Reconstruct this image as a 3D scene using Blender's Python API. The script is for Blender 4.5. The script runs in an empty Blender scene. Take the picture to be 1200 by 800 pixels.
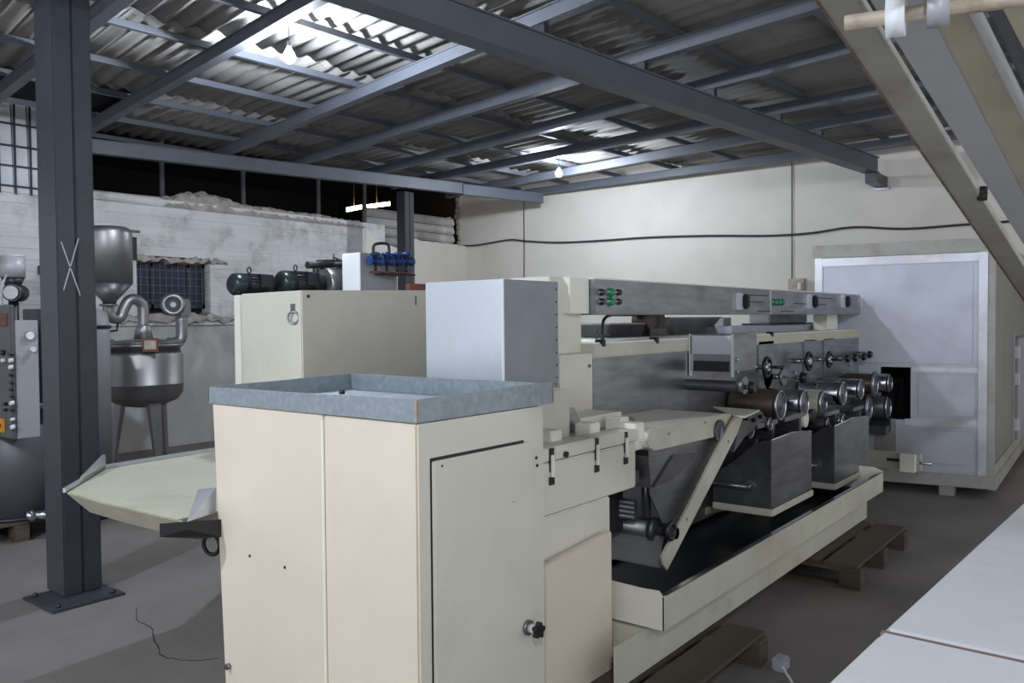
import bpy, bmesh, math, random
from mathutils import Vector, Matrix
C = bpy.context.scene.collection
SC = bpy.context.scene
rnd = random.Random(7)
# ------------------------------------------------------------------ camera
F = 970.0; PITCH = -0.02675; ROLL = -0.00837; YAW = 0.66466; EYE = Vector((0, 0, 1.6))
_f = Vector((-math.sin(YAW)*math.cos(PITCH), math.cos(YAW)*math.cos(PITCH), math.sin(PITCH)))
_r = Vector((math.cos(YAW), math.sin(YAW), 0)); _u = _r.cross(_f)
R2 = _r*math.cos(ROLL) + _u*math.sin(ROLL); U2 = -_r*math.sin(ROLL) + _u*math.cos(ROLL)
cd = bpy.data.cameras.new('camera'); cam = bpy.data.objects.new('camera', cd); C.objects.link(cam)
cd.sensor_width = 36; cd.lens = F/1200*36; cd.clip_start = 0.05; cd.clip_end = 200
cam.matrix_world = Matrix(((R2.x, U2.x, -_f.x, EYE.x), (R2.y, U2.y, -_f.y, EYE.y), (R2.z, U2.z, -_f.z, EYE.z), (0, 0, 0, 1)))
SC.camera = cam
# ------------------------------------------------------------------ world, exposure
w = bpy.data.worlds.new('world'); SC.world = w; w.use_nodes = True
w.node_tree.nodes['Background'].inputs[0].default_value = (0.90, 0.94, 1.0, 1)
w.node_tree.nodes['Background'].inputs[1].default_value = 0.62
SC.view_settings.view_transform = 'Standard'; SC.view_settings.look = 'None'
SC.view_settings.gamma = 1; SC.view_settings.use_curve_mapping = False
SC.view_settings.exposure = 0.82
# hanging bulbs: x, y, z of the bulb, emission strength, label
LAMPS = [((-5.23, 3.96, 3.61), 1300, 'bright bare bulb hanging nearest the camera under the corrugated roof'),
         ((-6.53, 9.41, 3.60), 1000, 'bright bare bulb hanging deeper in the hall near the back wall'),
         ((-3.4, -1.0, 3.4), 2500, 'bare bulb hanging behind the photographer on the left'),
         ((1.3, -1.4, 3.4), 1900, 'bare bulb hanging behind the photographer on the right')]

def at(x, y, X=None, Y=None, Z=None):            # photograph pixel -> point on a world plane
    d = _f + R2*((x-600)/F) + U2*((400-y)/F)
    if X is not None: t = (X-EYE.x)/d.x
    elif Y is not None: t = (Y-EYE.y)/d.y
    else: t = (Z-EYE.z)/d.z
    return EYE + d*t
def depth(p): return (Vector(p)-EYE).dot(_f)
# ------------------------------------------------------------------ materials
def mat(name, col, rough=0.5, metal=0.0, var=0.12, scale=3.0, bump=0.0, bscale=60, dirt=None, dscale=1.2, damt=0.5, emis=0, stretch=None, spec=None):
    m = bpy.data.materials.new(name); m.use_nodes = True; nt = m.node_tree; N = nt.nodes; L = nt.links
    b = N['Principled BSDF']; b.inputs['Roughness'].default_value = rough; b.inputs['Metallic'].default_value = metal
    if spec is not None: b.inputs['Specular IOR Level'].default_value = spec
    tc = N.new('ShaderNodeTexCoord'); src = tc.outputs['Object']
    if stretch:
        mp = N.new('ShaderNodeMapping'); mp.inputs['Scale'].default_value = stretch; L.new(src, mp.inputs[0]); src = mp.outputs[0]
    n = N.new('ShaderNodeTexNoise'); n.inputs['Scale'].default_value = scale; n.inputs['Detail'].default_value = 6; L.new(src, n.inputs['Vector'])
    cr = N.new('ShaderNodeValToRGB'); e = cr.color_ramp.elements
    e[0].position = 0.3; e[1].position = 0.7
    e[0].color = tuple(c*(1-var) for c in col)+(1,); e[1].color = tuple(min(1, c*(1+var)) for c in col)+(1,)
    L.new(n.outputs['Fac'], cr.inputs[0]); out = cr.outputs[0]
    if dirt:
        n2 = N.new('ShaderNodeTexNoise'); n2.inputs['Scale'].default_value = dscale; n2.inputs['Detail'].default_value = 9; n2.inputs['Roughness'].default_value = 0.65
        L.new(tc.outputs['Object'], n2.inputs['Vector'])
        r2 = N.new('ShaderNodeValToRGB'); r2.color_ramp.elements[0].position = 0.5; r2.color_ramp.elements[1].position = 0.75
        r2.color_ramp.elements[0].color = (0, 0, 0, 1); r2.color_ramp.elements[1].color = (damt,)*3+(1,)
        L.new(n2.outputs['Fac'], r2.inputs[0])
        mx = N.new('ShaderNodeMix'); mx.data_type = 'RGBA'; L.new(r2.outputs[0], mx.inputs[0]); L.new(out, mx.inputs[6]); mx.inputs[7].default_value = tuple(dirt)+(1,)
        out = mx.outputs[2]
    L.new(out, b.inputs['Base Color'])
    if bump:
        n3 = N.new('ShaderNodeTexNoise'); n3.inputs['Scale'].default_value = bscale; n3.inputs['Detail'].default_value = 5; L.new(src, n3.inputs['Vector'])
        bp = N.new('ShaderNodeBump'); bp.inputs['Strength'].default_value = bump; bp.inputs['Distance'].default_value = 0.02
        L.new(n3.outputs['Fac'], bp.inputs['Height']); L.new(bp.outputs[0], b.inputs['Normal'])
    if emis:
        b.inputs['Emission Color'].default_value = tuple(col)+(1,); b.inputs['Emission Strength'].default_value = emis
    return m
M = {}
M['cream'] = mat('cream_paint', (0.66, 0.63, 0.54), 0.42, var=0.05, scale=2, dirt=(0.45, 0.42, 0.33), dscale=3, damt=0.25, bump=0.03, bscale=12)
M['cream_warm'] = mat('cream_paint_warm', (0.68, 0.595, 0.485), 0.45, var=0.05, scale=2, dirt=(0.5, 0.43, 0.33), dscale=2.5, damt=0.2, bump=0.03, bscale=10)
M['cream_dirty'] = mat('cream_paint_dirty', (0.52, 0.50, 0.40), 0.5, var=0.08, scale=3, dirt=(0.3, 0.29, 0.2), dscale=4, damt=0.5)
M['cream_pale'] = mat('cream_paint_pale', (0.80, 0.775, 0.69), 0.4, var=0.03)
M['steel'] = mat('dull_stainless_steel', (0.27, 0.275, 0.285), 0.30, 0.8, var=0.22, scale=4, dirt=(0.15, 0.15, 0.15), dscale=3, damt=0.6, stretch=(1, 1, 6))
M['steel_dark'] = mat('dark_stained_steel', (0.13, 0.13, 0.14), 0.4, 0.6, var=0.3, scale=5, dirt=(0.05, 0.045, 0.04), dscale=4, damt=0.7)
M['chrome'] = mat('chrome', (0.62, 0.64, 0.70), 0.16, 1.0, var=0.05)
M['iron'] = mat('dark_iron', (0.035, 0.035, 0.04), 0.45, 0.5, var=0.3)
M['black'] = mat('black_plastic', (0.012, 0.012, 0.014), 0.35)
M['motor'] = mat('dark_green_motor_paint', (0.03, 0.042, 0.048), 0.28, 0.4, var=0.2)
M['rubber'] = mat('black_tray_lining', (0.010, 0.012, 0.016), 0.3, 0.0, var=0.4, scale=2)
M['galv'] = mat('galvanised_sheet', (0.30, 0.345, 0.375), 0.42, 0.5, var=0.16, scale=40, dirt=(0.25, 0.27, 0.28), dscale=5, damt=0.5)
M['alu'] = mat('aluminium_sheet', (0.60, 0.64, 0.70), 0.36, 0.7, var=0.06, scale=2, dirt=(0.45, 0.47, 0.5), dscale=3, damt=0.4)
M['alu_side'] = mat('shaded_aluminium_sheet', (0.24, 0.265, 0.285), 0.4, 0.5, var=0.1, scale=4, dirt=(0.18, 0.19, 0.2), dscale=3, damt=0.4)  # darker copy of the aluminium: shade of the box side put into colour
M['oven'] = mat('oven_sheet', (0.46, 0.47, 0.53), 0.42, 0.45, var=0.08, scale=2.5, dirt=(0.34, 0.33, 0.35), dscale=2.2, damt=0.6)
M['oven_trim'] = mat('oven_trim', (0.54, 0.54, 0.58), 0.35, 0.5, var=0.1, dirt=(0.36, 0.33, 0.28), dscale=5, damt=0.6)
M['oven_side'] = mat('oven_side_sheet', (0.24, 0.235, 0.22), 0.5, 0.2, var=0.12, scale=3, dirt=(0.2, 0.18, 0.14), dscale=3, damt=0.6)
M['oven_frame'] = mat('oven_frame', (0.38, 0.37, 0.34), 0.5, 0.2, var=0.1, dirt=(0.28, 0.2, 0.12), dscale=4, damt=0.8)
M['column'] = mat('blue_grey_paint', (0.045, 0.049, 0.060), 0.38, 0.1, var=0.12, scale=4, bump=0.15, bscale=45)
M['beam'] = mat('blue_grey_beam_paint', (0.115, 0.125, 0.15), 0.5, 0.0, var=0.12, scale=3, dirt=(0.10, 0.10, 0.13), dscale=3, damt=0.4)
M['roof'] = mat('fibre_cement_sheet', (0.27, 0.255, 0.24), 0.8, 0, var=0.2, scale=1.3, dirt=(0.10, 0.088, 0.07), dscale=.7, damt=0.95)
M['wall'] = mat('white_plaster', (0.76, 0.71, 0.64), 0.8, 0, var=0.05, scale=1.5, dirt=(0.50, 0.47, 0.42), dscale=0.9, damt=0.35, bump=0.12, bscale=8)
M['wall_board'] = mat('whitewashed_boards', (0.68, 0.67, 0.67), 0.85, 0, var=0.10, scale=2.5, dirt=(0.27, 0.25, 0.24), dscale=2.6, damt=0.85, bump=0.6, bscale=14, stretch=(1, 0.5, 2))
M['wall_low'] = mat('grey_plaster', (0.50, 0.48, 0.455), 0.85, 0, var=0.12, scale=1.6, dirt=(0.14, 0.13, 0.13), dscale=1.1, damt=0.8, bump=0.3, bscale=10)
M['rubble'] = mat('rubble', (0.42, 0.37, 0.33), 0.9, 0, var=0.3, scale=9, bump=0.6, bscale=30)
M['floor'] = mat('concrete_floor', (0.19, 0.168, 0.158), 0.6, 0, var=0.18, scale=1.4, dirt=(0.12, 0.11, 0.10), dscale=1.3, damt=0.55, bump=0.12, bscale=25)
M['dark'] = mat('near_black', (0.012, 0.012, 0.015), 0.9)  # near-black that puts the darkness of unlit spaces into the colour; also the crack
M['wood'] = mat('old_pallet_wood', (0.075, 0.058, 0.04), 0.8, 0, var=0.35, scale=4, dirt=(0.04, 0.035, 0.03), dscale=3, damt=0.7, stretch=(1, .2, 1))
M['white'] = mat('white_enamel', (0.68, 0.68, 0.70), 0.4, 0, var=0.04, scale=3, dirt=(0.45, 0.42, 0.38), dscale=6, damt=0.3)
M['greenk'] = mat('green_button', (0.01, 0.22, 0.09), 0.25)
M['blackk'] = mat('dark_button', (0.02, 0.02, 0.03), 0.25)
M['orange'] = mat('orange_plate', (0.65, 0.30, 0.03), 0.5)
M['red'] = mat('red_brown_plate', (0.16, 0.05, 0.035), 0.5)
M['blue'] = mat('blue_valve_paint', (0.015, 0.045, 0.15), 0.4, 0.1, var=0.3, scale=20)
M['winglass'] = mat('blue_window_glass', (0.03, 0.04, 0.075), 0.2, 0, var=0.3, scale=3)
M['panel_grey'] = mat('grey_cabinet_paint', (0.34, 0.34, 0.36), 0.45, 0.1, var=0.08)
M['panel_dark'] = mat('dark_grey_cabinet_face', (0.10, 0.10, 0.11), 0.45, 0.1, var=0.08)
M['tank'] = mat('tank_steel', (0.33, 0.32, 0.32), 0.42, 0.85, var=0.15, scale=3, dirt=(0.15, 0.15, 0.15), dscale=3, damt=0.5)
M['brown'] = mat('brown_stained_roller', (0.10, 0.075, 0.06), 0.4, 0.5, var=0.3, scale=8)
M['paper'] = mat('yellowed_roll', (0.45, 0.42, 0.32), 0.7, 0, var=0.25, scale=14, stretch=(.2, 1, 1))
M['belt'] = mat('dirty_belt', (0.50, 0.48, 0.37), 0.6, 0, var=0.08, scale=2, dirt=(0.26, 0.24, 0.16), dscale=1.8, damt=0.6)
M['conv'] = mat('grey_white_sheet', (0.52, 0.52, 0.52), 0.5, 0.2, var=0.08, scale=2, dirt=(0.40, 0.28, 0.12), dscale=2.6, damt=0.25)
M['conv_beam'] = mat('worn_grey_beam', (0.42, 0.40, 0.36), 0.5, 0.2, var=0.10, scale=3, dirt=(0.20, 0.14, 0.08), dscale=4, damt=0.7)
M['stain'] = mat('yellow_stained_sheet', (0.50, 0.46, 0.34), 0.5, 0.1, var=0.2, scale=3)
M['rust'] = mat('rusty_cream_pipe', (0.50, 0.42, 0.33), 0.6, 0.2, var=0.2, scale=8, dirt=(0.12, 0.06, 0.03), dscale=6, damt=0.9)
M['seal'] = mat('rusty_seam', (0.20, 0.13, 0.10), 0.8, 0, var=0.4, scale=20)
M['bag'] = mat('white_sacking', (0.75, 0.77, 0.80), 0.8, 0, var=0.08, scale=3)
M['wire'] = mat('black_cable', (0.03, 0.033, 0.04), 0.6)
M['chalk'] = mat('white_chalk', (0.45, 0.46, 0.5), 0.9)
M['bulb'] = mat('bulb_glass', (0.82, 0.90, 1.0), 0.3)
# ------------------------------------------------------------------ mesh helpers
def NB(): return bmesh.new()
def box(b, x0, x1, y0, y1, z0, z1):
    v = [b.verts.new(p) for p in ((x0, y0, z0), (x1, y0, z0), (x1, y1, z0), (x0, y1, z0), (x0, y0, z1), (x1, y0, z1), (x1, y1, z1), (x0, y1, z1))]
    for f in ((0, 3, 2, 1), (4, 5, 6, 7), (0, 1, 5, 4), (1, 2, 6, 5), (2, 3, 7, 6), (3, 0, 4, 7)): b.faces.new([v[i] for i in f])
    return v
def hexa(b, lo, hi):                                  # lo, hi: 4 points each (same order)
    v = [b.verts.new(p) for p in list(lo)+list(hi)]; n = len(lo)
    b.faces.new(v[:n][::-1]); b.faces.new(v[n:])
    for i in range(n): b.faces.new((v[i], v[(i+1) % n], v[n+(i+1) % n], v[n+i]))
def prism(b, pts, off):                               # polygon extruded by a vector
    off = Vector(off); hexa(b, [Vector(p) for p in pts], [Vector(p)+off for p in pts])
def cyl(b, p0, p1, r, n=20, r1=None, cap=True):
    p0 = Vector(p0); p1 = Vector(p1); r1 = r if r1 is None else r1
    d = (p1-p0).normalized(); a = d.orthogonal().normalized(); c = d.cross(a)
    A = []; B = []
    for i in range(n):
        t = 2*math.pi*i/n; q = a*math.cos(t)+c*math.sin(t)
        A.append(b.verts.new(p0+q*r)); B.append(b.verts.new(p1+q*r1))
    for i in range(n): f = b.faces.new((A[i], A[(i+1) % n], B[(i+1) % n], B[i])); f.smooth = True
    if cap: b.faces.new(A[::-1]); b.faces.new(B)
def lathe(b, c, prof, n=28, axis=(0, 0, 1)):          # prof: (r, h) list
    c = Vector(c); d = Vector(axis).normalized(); a = d.orthogonal().normalized(); e = d.cross(a); rings = []
    for r, h in prof:
        rings.append([b.verts.new(c+d*h+(a*math.cos(2*math.pi*i/n)+e*math.sin(2*math.pi*i/n))*max(r, 1e-4)) for i in range(n)])
    for k in range(len(rings)-1):
        for i in range(n):
            f = b.faces.new((rings[k][i], rings[k][(i+1) % n], rings[k+1][(i+1) % n], rings[k+1][i])); f.smooth = True
    b.faces.new(rings[0][::-1]); b.faces.new(rings[-1])
def tube(b, pts, r, n=10):
    pts = [Vector(p) for p in pts]; rings = []; a = None
    for i, p in enumerate(pts):
        d = (pts[min(i+1, len(pts)-1)]-pts[max(i-1, 0)]).normalized()
        a = d.orthogonal().normalized() if a is None else (a-d*a.dot(d)).normalized()
        c = d.cross(a); rings.append([b.verts.new(p+(a*math.cos(2*math.pi*k/n)+c*math.sin(2*math.pi*k/n))*r) for k in range(n)])
    for k in range(len(rings)-1):
        for i in range(n):
            f = b.faces.new((rings[k][i], rings[k][(i+1) % n], rings[k+1][(i+1) % n], rings[k+1][i])); f.smooth = True
    b.faces.new(rings[0][::-1]); b.faces.new(rings[-1])
def torus(b, c, axis, R, r, n=24, m=8):
    c = Vector(c); d = Vector(axis).normalized(); a = d.orthogonal().normalized(); e = d.cross(a); G = []
    for i in range(n):
        t = 2*math.pi*i/n; q = a*math.cos(t)+e*math.sin(t)
        G.append([b.verts.new(c+q*(R+r*math.cos(2*math.pi*j/m))+d*r*math.sin(2*math.pi*j/m)) for j in range(m)])
    for i in range(n):
        for j in range(m):
            f = b.faces.new((G[i][j], G[(i+1) % n][j], G[(i+1) % n][(j+1) % m], G[i][(j+1) % m])); f.smooth = True
def spline(pts, k=6):
    pts = [Vector(p) for p in pts]; out = []
    for i in range(len(pts)-1):
        p0 = pts[max(i-1, 0)]; p1 = pts[i]; p2 = pts[i+1]; p3 = pts[min(i+2, len(pts)-1)]
        for j in range(k):
            t = j/k; out.append(0.5*((2*p1)+(p2-p0)*t+(2*p0-5*p1+4*p2-p3)*t*t+(3*p1-p0-3*p2+p3)*t**3))
    return out+[pts[-1]]
WL = {}
def O(name, b, m, parent=None, bevel=0, loc=None, label=None):
    base = WL[parent.name] if parent is not None else (Vector(loc) if loc is not None else Vector((0, 0, 0)))
    bmesh.ops.recalc_face_normals(b, faces=b.faces)
    if bevel:
        ed = [e for e in b.edges if len(e.link_faces) == 2 and e.calc_face_angle(0) > 0.6]
        if ed: bmesh.ops.bevel(b, geom=ed, offset=bevel, segments=2, affect='EDGES', clamp_overlap=True)
    for v in b.verts: v.co -= base
    me = bpy.data.meshes.new(name); b.to_mesh(me); b.free()
    me.materials.append(M[m] if isinstance(m, str) else m)
    o = bpy.data.objects.new(name, me); C.objects.link(o)
    if parent is not None:
        o.parent = parent; WL[o.name] = base.copy()
    else:
        o.location = base; WL[o.name] = base.copy()
    if label: o['label'] = label
    return o
def thing(name, label, cat, loc, group=None):
    o = bpy.data.objects.new(name, None); C.objects.link(o); o.location = loc; o.empty_display_size = 0.1
    o['label'] = label; o['category'] = cat
    if group: o['group'] = group
    WL[o.name] = Vector(loc); return o
def tag(o, label, cat, group=None):
    o['label'] = label; o['category'] = cat
    if group: o['group'] = group
    return o
def struct(name, b=None, m=None, bevel=0):
    if b is None:
        o = bpy.data.objects.new(name, None); C.objects.link(o); WL[o.name] = Vector((0, 0, 0))
    else: o = O(name, b, m, None, bevel)
    o['kind'] = 'structure'; return o
def BX(name, m, parent, x0, x1, y0, y1, z0, z1, bevel=0.004, label=None):
    b = NB(); box(b, min(x0, x1), max(x0, x1), min(y0, y1), max(y0, y1), z0, z1); return O(name, b, m, parent, bevel, label=label)
def CY(name, m, parent, p0, p1, r, n=20, r1=None, label=None):
    b = NB(); cyl(b, p0, p1, r, n, r1); return O(name, b, m, parent, label=label)
def share(src, loc, parent, name=None, rot=None, scale=None):
    o = src.copy(); C.objects.link(o); o.parent = parent; o.location = loc
    if rot: o.rotation_euler = rot
    if scale: o.scale = scale
    return o
XV = Vector((1, 0, 0)); YV = Vector((0, 1, 0)); ZV = Vector((0, 0, 1))

# ================================================================== SETTING
b = NB(); box(b, -17, 4, -4, 14.5, -0.1, 0); floor = struct('floor', b, 'floor')
b = NB()
ck = [at(x, y, Z=0.0) for x, y in ((160, 712), (163, 728), (178, 736), (182, 752), (190, 768), (205, 772), (228, 774), (256, 771))]
ck = spline(ck, 5)
for i in range(len(ck)-1):
    p, q = ck[i], ck[i+1]; d = (q-p).cross(ZV).normalized()*rnd.uniform(0.0015, 0.0035)
    j = Vector((rnd.uniform(-.006, .006), rnd.uniform(-.006, .006), 0))
    ck[i+1] = q+j; q = ck[i+1]
    hexa(b, [p-d, p+d, q+d, q-d], [v+ZV*0.0015 for v in (p-d, p+d, q+d, q-d)])
O('crack', b, 'dark', floor)
# back wall and left wall
b = NB(); box(b, -10.3, 4, 11.6, 11.9, 0, 4.6); wb = struct('wall_back', b, 'wall')
b = NB()
for i in range(9):
    z = 2.98+i*0.1; box(b, -10.3-rnd.uniform(.02, .10), -10.29, 11.55, 11.88, z, z+0.09)
O('broken_edge', b, 'rubble', wb, 0.01)
b = NB(); tube(b, [at(614, y, Y=11.58)+Vector((rnd.uniform(-.004, .004), 0, 0)) for y in (228, 250, 280, 310, 340)], 0.008, 6); tube(b, [at(928, y, Y=11.58) for y in (190, 230, 262, 300, 330)], 0.008, 6)
O('cable_drop', b, 'wire', wb)
wl = struct('wall_left')
wz0, wz1 = 1.78, 2.36
wy0 = at(160, 350, X=-10).y; wy1 = at(246, 350, X=-10).y
b = NB(); box(b, -10.3, -10.02, -4, 9.4, 0, 1.56); O('lower_plaster', b, 'wall_low', wl)
hc = 0.125; z = 1.56; k = 0
while z < 3.14:
    top = min(z+hc, 3.16); dx = rnd.uniform(-0.004, 0.004)
    segs = [(-4, 9.4)] if (top <= wz0 or z >= wz1) else [(-4, 1.9), (2.55, wy0), (wy1, 9.4)]
    for s0, s1 in segs:
        b = NB(); n = max(1, int((s1-s0)/0.5)); ys = [s0+(s1-s0)*i/n for i in range(n+1)]
        g = rnd.uniform(0.0006, 0.002)
        for i in range(n):
            x1 = -9.985+dx+rnd.uniform(-.002, .002)
            hexa(b, [(-10.3, ys[i], z), (x1, ys[i], z+g*.5), (x1, ys[i+1], z+g*.5), (-10.3, ys[i+1], z)], [(-10.3, ys[i], top), (x1, ys[i], top-g), (x1, ys[i+1], top-g), (-10.3, ys[i+1], top)])
        O('board_course', b, 'wall_board', wl)
    z = top
# ledge, broken plaster lip around the window
def ragged(x0, x1, ya, yb, z0, z1, amp, n=24):
    b = NB(); prev = None
    for i in range(n+1):
        y = ya+(yb-ya)*i/n; a = z0+rnd.uniform(-amp, amp); c = z1+rnd.uniform(-amp, amp); xx = x1+rnd.uniform(-.03, .02)
        v = [b.verts.new(p) for p in ((x0, y, a), (xx, y, a+rnd.uniform(0, amp)), (xx-.02, y, c), (x0, y, c))]
        if prev:
            for q in range(4): b.faces.new((prev[q], prev[(q+1) % 4], v[(q+1) % 4], v[q]))
        else: b.faces.new(v[::-1])
        prev = v
    b.faces.new(prev); return b
O('broken_ledge', ragged(-10.2, -9.92, wy0-.3, wy1+.75, 1.60, 1.70, .035), 'rubble', wl)
O('broken_lintel', ragged(-10.2, -9.93, wy0-.15, wy1+.25, 2.36, 2.43, .03), 'rubble', wl)
# rubble heap on top of the wall
def heap(b, ya, yb, hfun, x0=-10.32, x1=-9.96, n=60, base=3.12, amp=.03):
    R = []
    for i in range(n+1):
        y = ya+(yb-ya)*i/n; h = hfun((y-ya)/(yb-ya)); row = []
        for j in range(7):
            s = j/6; z = base+h*math.sin(math.pi*min(max(s*.8+.15, 0), 1))**.6+rnd.uniform(-amp, amp)
            if j in (0, 6): z = base-.05
            row.append(b.verts.new((x0+(x1-x0)*s+rnd.uniform(-.015, .015), y+rnd.uniform(-.01, .01), z)))
        R.append(row)
    for i in range(n):
        for j in range(6): b.faces.new((R[i][j], R[i+1][j], R[i+1][j+1], R[i][j+1]))
b = NB(); yr = at(190, 232, X=-10).y; yq = at(428, 262, X=-10).y
heap(b, yr, yq, lambda t: 0.03+0.15*math.exp(-((t-.18)/.14)**2)+0.07*math.exp(-((t-.55)/.4)**2))
O('rubble', b, 'rubble', wl)
b = NB(); heap(b, -2, yr, lambda t: 0.08, n=30, amp=.008); O('wall_top', b, 'wall_board', wl)
# broken end: white chunk stepping down to the low cream section
b = NB()
prof = [(428, 268), (434, 272), (442, 279), (455, 287), (466, 290), (466, 330), (428, 330)]
pp = [at(x, y, X=-9.97) for x, y in prof]; prism(b, pp, (-.15, 0, 0)); O('broken_wall_end', b, 'wall', wl, 0.015)
b = NB()
yA = at(466, 300, X=-9.98).y; yB = at(482, 300, X=-10.0).y
box(b, -10.25, -9.99, 9.3, yB, 0, 2.5)
n = 14; ya, yb = yB, 11.6; pts = [(-9.98, ya, 0), (-10.14, yb, 0)]
tops = []
for i in range(n+1):
    t = i/n; tops.append((-9.98-.16*t, ya+(yb-ya)*t, 2.98+rnd.uniform(-.02, .02)-.03*t))
prism(b, [(-9.98, ya, 0), (-10.14, yb, 0)]+tops[::-1], (-.28, 0, 0)); O('low_wall_section', b, 'wall', wl)
# neighbouring shed beyond the wall, its darkness put into near-black surfaces
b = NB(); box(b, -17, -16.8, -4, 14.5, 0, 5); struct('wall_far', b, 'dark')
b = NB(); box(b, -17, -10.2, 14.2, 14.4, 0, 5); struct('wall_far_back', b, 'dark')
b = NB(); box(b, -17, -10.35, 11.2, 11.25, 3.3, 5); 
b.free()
b = NB(); box(b, -17, -9.6, -4, 14.5, 4.75, 4.85); struct('ceiling_far', b, 'dark')  # roof of the unlit shed, near-black to keep the background dark
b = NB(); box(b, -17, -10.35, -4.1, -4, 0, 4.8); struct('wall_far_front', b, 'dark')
# window in left wall
w1 = struct('window_1')
b = NB(); ym = (wy0+wy1)/2
for y0, y1, z0, z1 in ((wy0, wy1, wz0, wz0+.05), (wy0, wy1, wz1-.05, wz1), (wy0, wy0+.05, wz0, wz1), (wy1-.05, wy1, wz0, wz1), (ym-.25, ym-.21, wz0, wz1), (ym+.25, ym+.29, wz0, wz1)): box(b, -10.16, -10.12, y0, y1, z0, z1)
O('window_frame', b, 'column', w1)
for y0, y1 in ((wy0+.05, ym-.25), (ym-.21, ym+.25), (ym+.29, wy1-.05)): BX('pane', 'winglass', w1, -10.15, -10.14, y0, y1, wz0+.05, wz1-.05, 0)
b = NB()
for i in range(1, 12): y = wy0+(wy1-wy0)*i/12; cyl(b, (-10.05, y, wz0), (-10.05, y, wz1), .0025, 5)
for i in range(1, 6): zz = wz0+(wz1-wz0)*i/6; cyl(b, (-10.05, wy0, zz), (-10.05, wy1, zz), .0025, 5)
O('mesh_guard', b, 'galv', w1)
w2 = struct('window_2')
BX('pane', 'cream_dirty', w2, -10.2, -10.16, 1.9, 2.55, wz0, wz1, 0); BX('window_frame', 'iron', w2, -10.1, -10.02, 1.9, 2.6, wz1-.08, wz1, 0)
b = NB(); box(b, -10.3, -10.2, wy0-.05, wy1+.05, wz0-.1, wz1+.1); O('reveal', b, 'dark', w1)

# ---- ceiling: skewed grid of rafters, purlins and corrugated sheets
ceil = struct('ceiling')
ZR = 3.70
def roofbeam(name, p, q, wd, z0, z1, m, parent, ext=(0, 0)):
    p = Vector(p); q = Vector(q); d = (q-p); d.z = 0; d.normalize(); p = p-d*ext[0]; q = q+d*ext[1]
    n = Vector((-d.y, d.x, 0))*wd/2; b = NB()
    lo = [p-n, p+n, q+n, q-n]
    fl = .012
    def bar(a, c, w_):
        nn = Vector((-d.y, d.x, 0))*w_/2; hexa(b, [Vector((v.x, v.y, a)) for v in (p-nn, p+nn, q+nn, q-nn)], [Vector((v.x, v.y, c)) for v in (p-nn, p+nn, q+nn, q-nn)])
    bar(z0, z0+fl, wd); bar(z1-fl, z1, wd); bar(z0+fl, z1-fl, wd*.72)
    return O(name, b, m, parent)
RAFT = [((-9.2, 2.0), (-1.0, 0.7)), ((-9.6, 3.0), (-1.0, 1.75))]
RL = [((150, 130), (380, 0)), ((268, 181), (542, 68)), ((404, 178), (686, 94)), ((460, 200), (760, 124)), ((540, 206), (780, 160)), ((600, 218), (888, 166))]
for a, c in RL:
    p = at(*a, Z=ZR); q = at(*c, Z=ZR); d = (q-p).normalized()
    p2 = p+d*((-9.7-p.x)/d.x); q2 = p+d*((2.0-p.x)/d.x); RAFT.append(((p2.x, p2.y), (q2.x, q2.y)))
RAFT.append(((-9.0, 11.36), (2.0, 10.9)))
a = at(148, 0, Z=ZR); c = at(102, 36, Z=ZR); d = a-c; c2_ = c+d*((-9.5-c.x)/d.x); a2_ = c+d*((2.0-c.x)/d.x)
RAFT[0] = ((-9.2, 0.6), (2.0, -1.2)); RAFT[1] = ((c2_.x, c2_.y), (a2_.x, a2_.y))
for i, (a, c) in enumerate(RAFT):
    roofbeam('rafter', (a[0], a[1], 0), (c[0], c[1], 0), .09, ZR, ZR+.11, 'beam', ceil)
UD = Vector((.988, -.155, 0)); VD = Vector((.05, .99875, 0))
PU = [i*1.0 for i in range(-4, 9)]
P0 = Vector((-6.1, 4.0, 0))
for u in PU:
    p = P0+UD*u; 
    b = NB(); a = p+VD*(-6.0); c = p+VD*(11.40-p.y)
    n = Vector((VD.y, -VD.x, 0))*.022
    hexa(b, [v+ZV*(ZR+.112) for v in (a-n, a+n, c+n, c-n)], [v+ZV*(ZR+.165) for v in (a-n, a+n, c+n, c-n)]); O('purlin', b, 'beam', ceil)
# one corrugated sheet: length along UD (1.22), width along VD (0.95)
PIT = .17; SW = 5.5*PIT; b = NB(); rows = []
for e_ in (0, 1):
    for th in (0, .007):
        row = []
        for i in range(34):
            s = SW*i/33+(.0); row.append(b.verts.new((2.2*e_, s, .021*math.cos(2*math.pi*s/PIT)+th+(0.003 if e_ == 0 else -.003))))
        rows.append(row)
for r0, r1 in ((rows[0], rows[2]), (rows[1], rows[3])):
    for i in range(33): f = b.faces.new((r0[i], r0[i+1], r1[i+1], r1[i])); f.smooth = True
for r0, r1 in ((rows[0], rows[1]), (rows[2], rows[3])):
    for i in range(33): b.faces.new((r0[i], r0[i+1], r1[i+1], r1[i]))
sh = None
rz = math.atan2(UD.y, UD.x)
for iu in range(-4, 8, 2):
    for iv in range(-6, 9):
        p = P0+UD*(iu-.1)+VD*(iv*(5*PIT))
        if p.y > 11.0 or p.y < -1.2: continue
        if p.x < -9 and p.y < 3.9: continue
        loc = p+ZV*(ZR+.20+rnd.uniform(-.002, .002))
        if sh is None:
            o = O('roof_sheet', b, 'roof', ceil); sh = o; o.location = loc; o.rotation_euler = (0, 0, rz)
        else: share(sh, loc, ceil, rot=(rnd.uniform(-.003, .003), rnd.uniform(-.004, .004), rz))
b = NB(); box(b, -9.9, 2.4, -2.5, 11.5, 4.02, 4.05); O('roof_underlay', b, 'dark', ceil)

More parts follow.
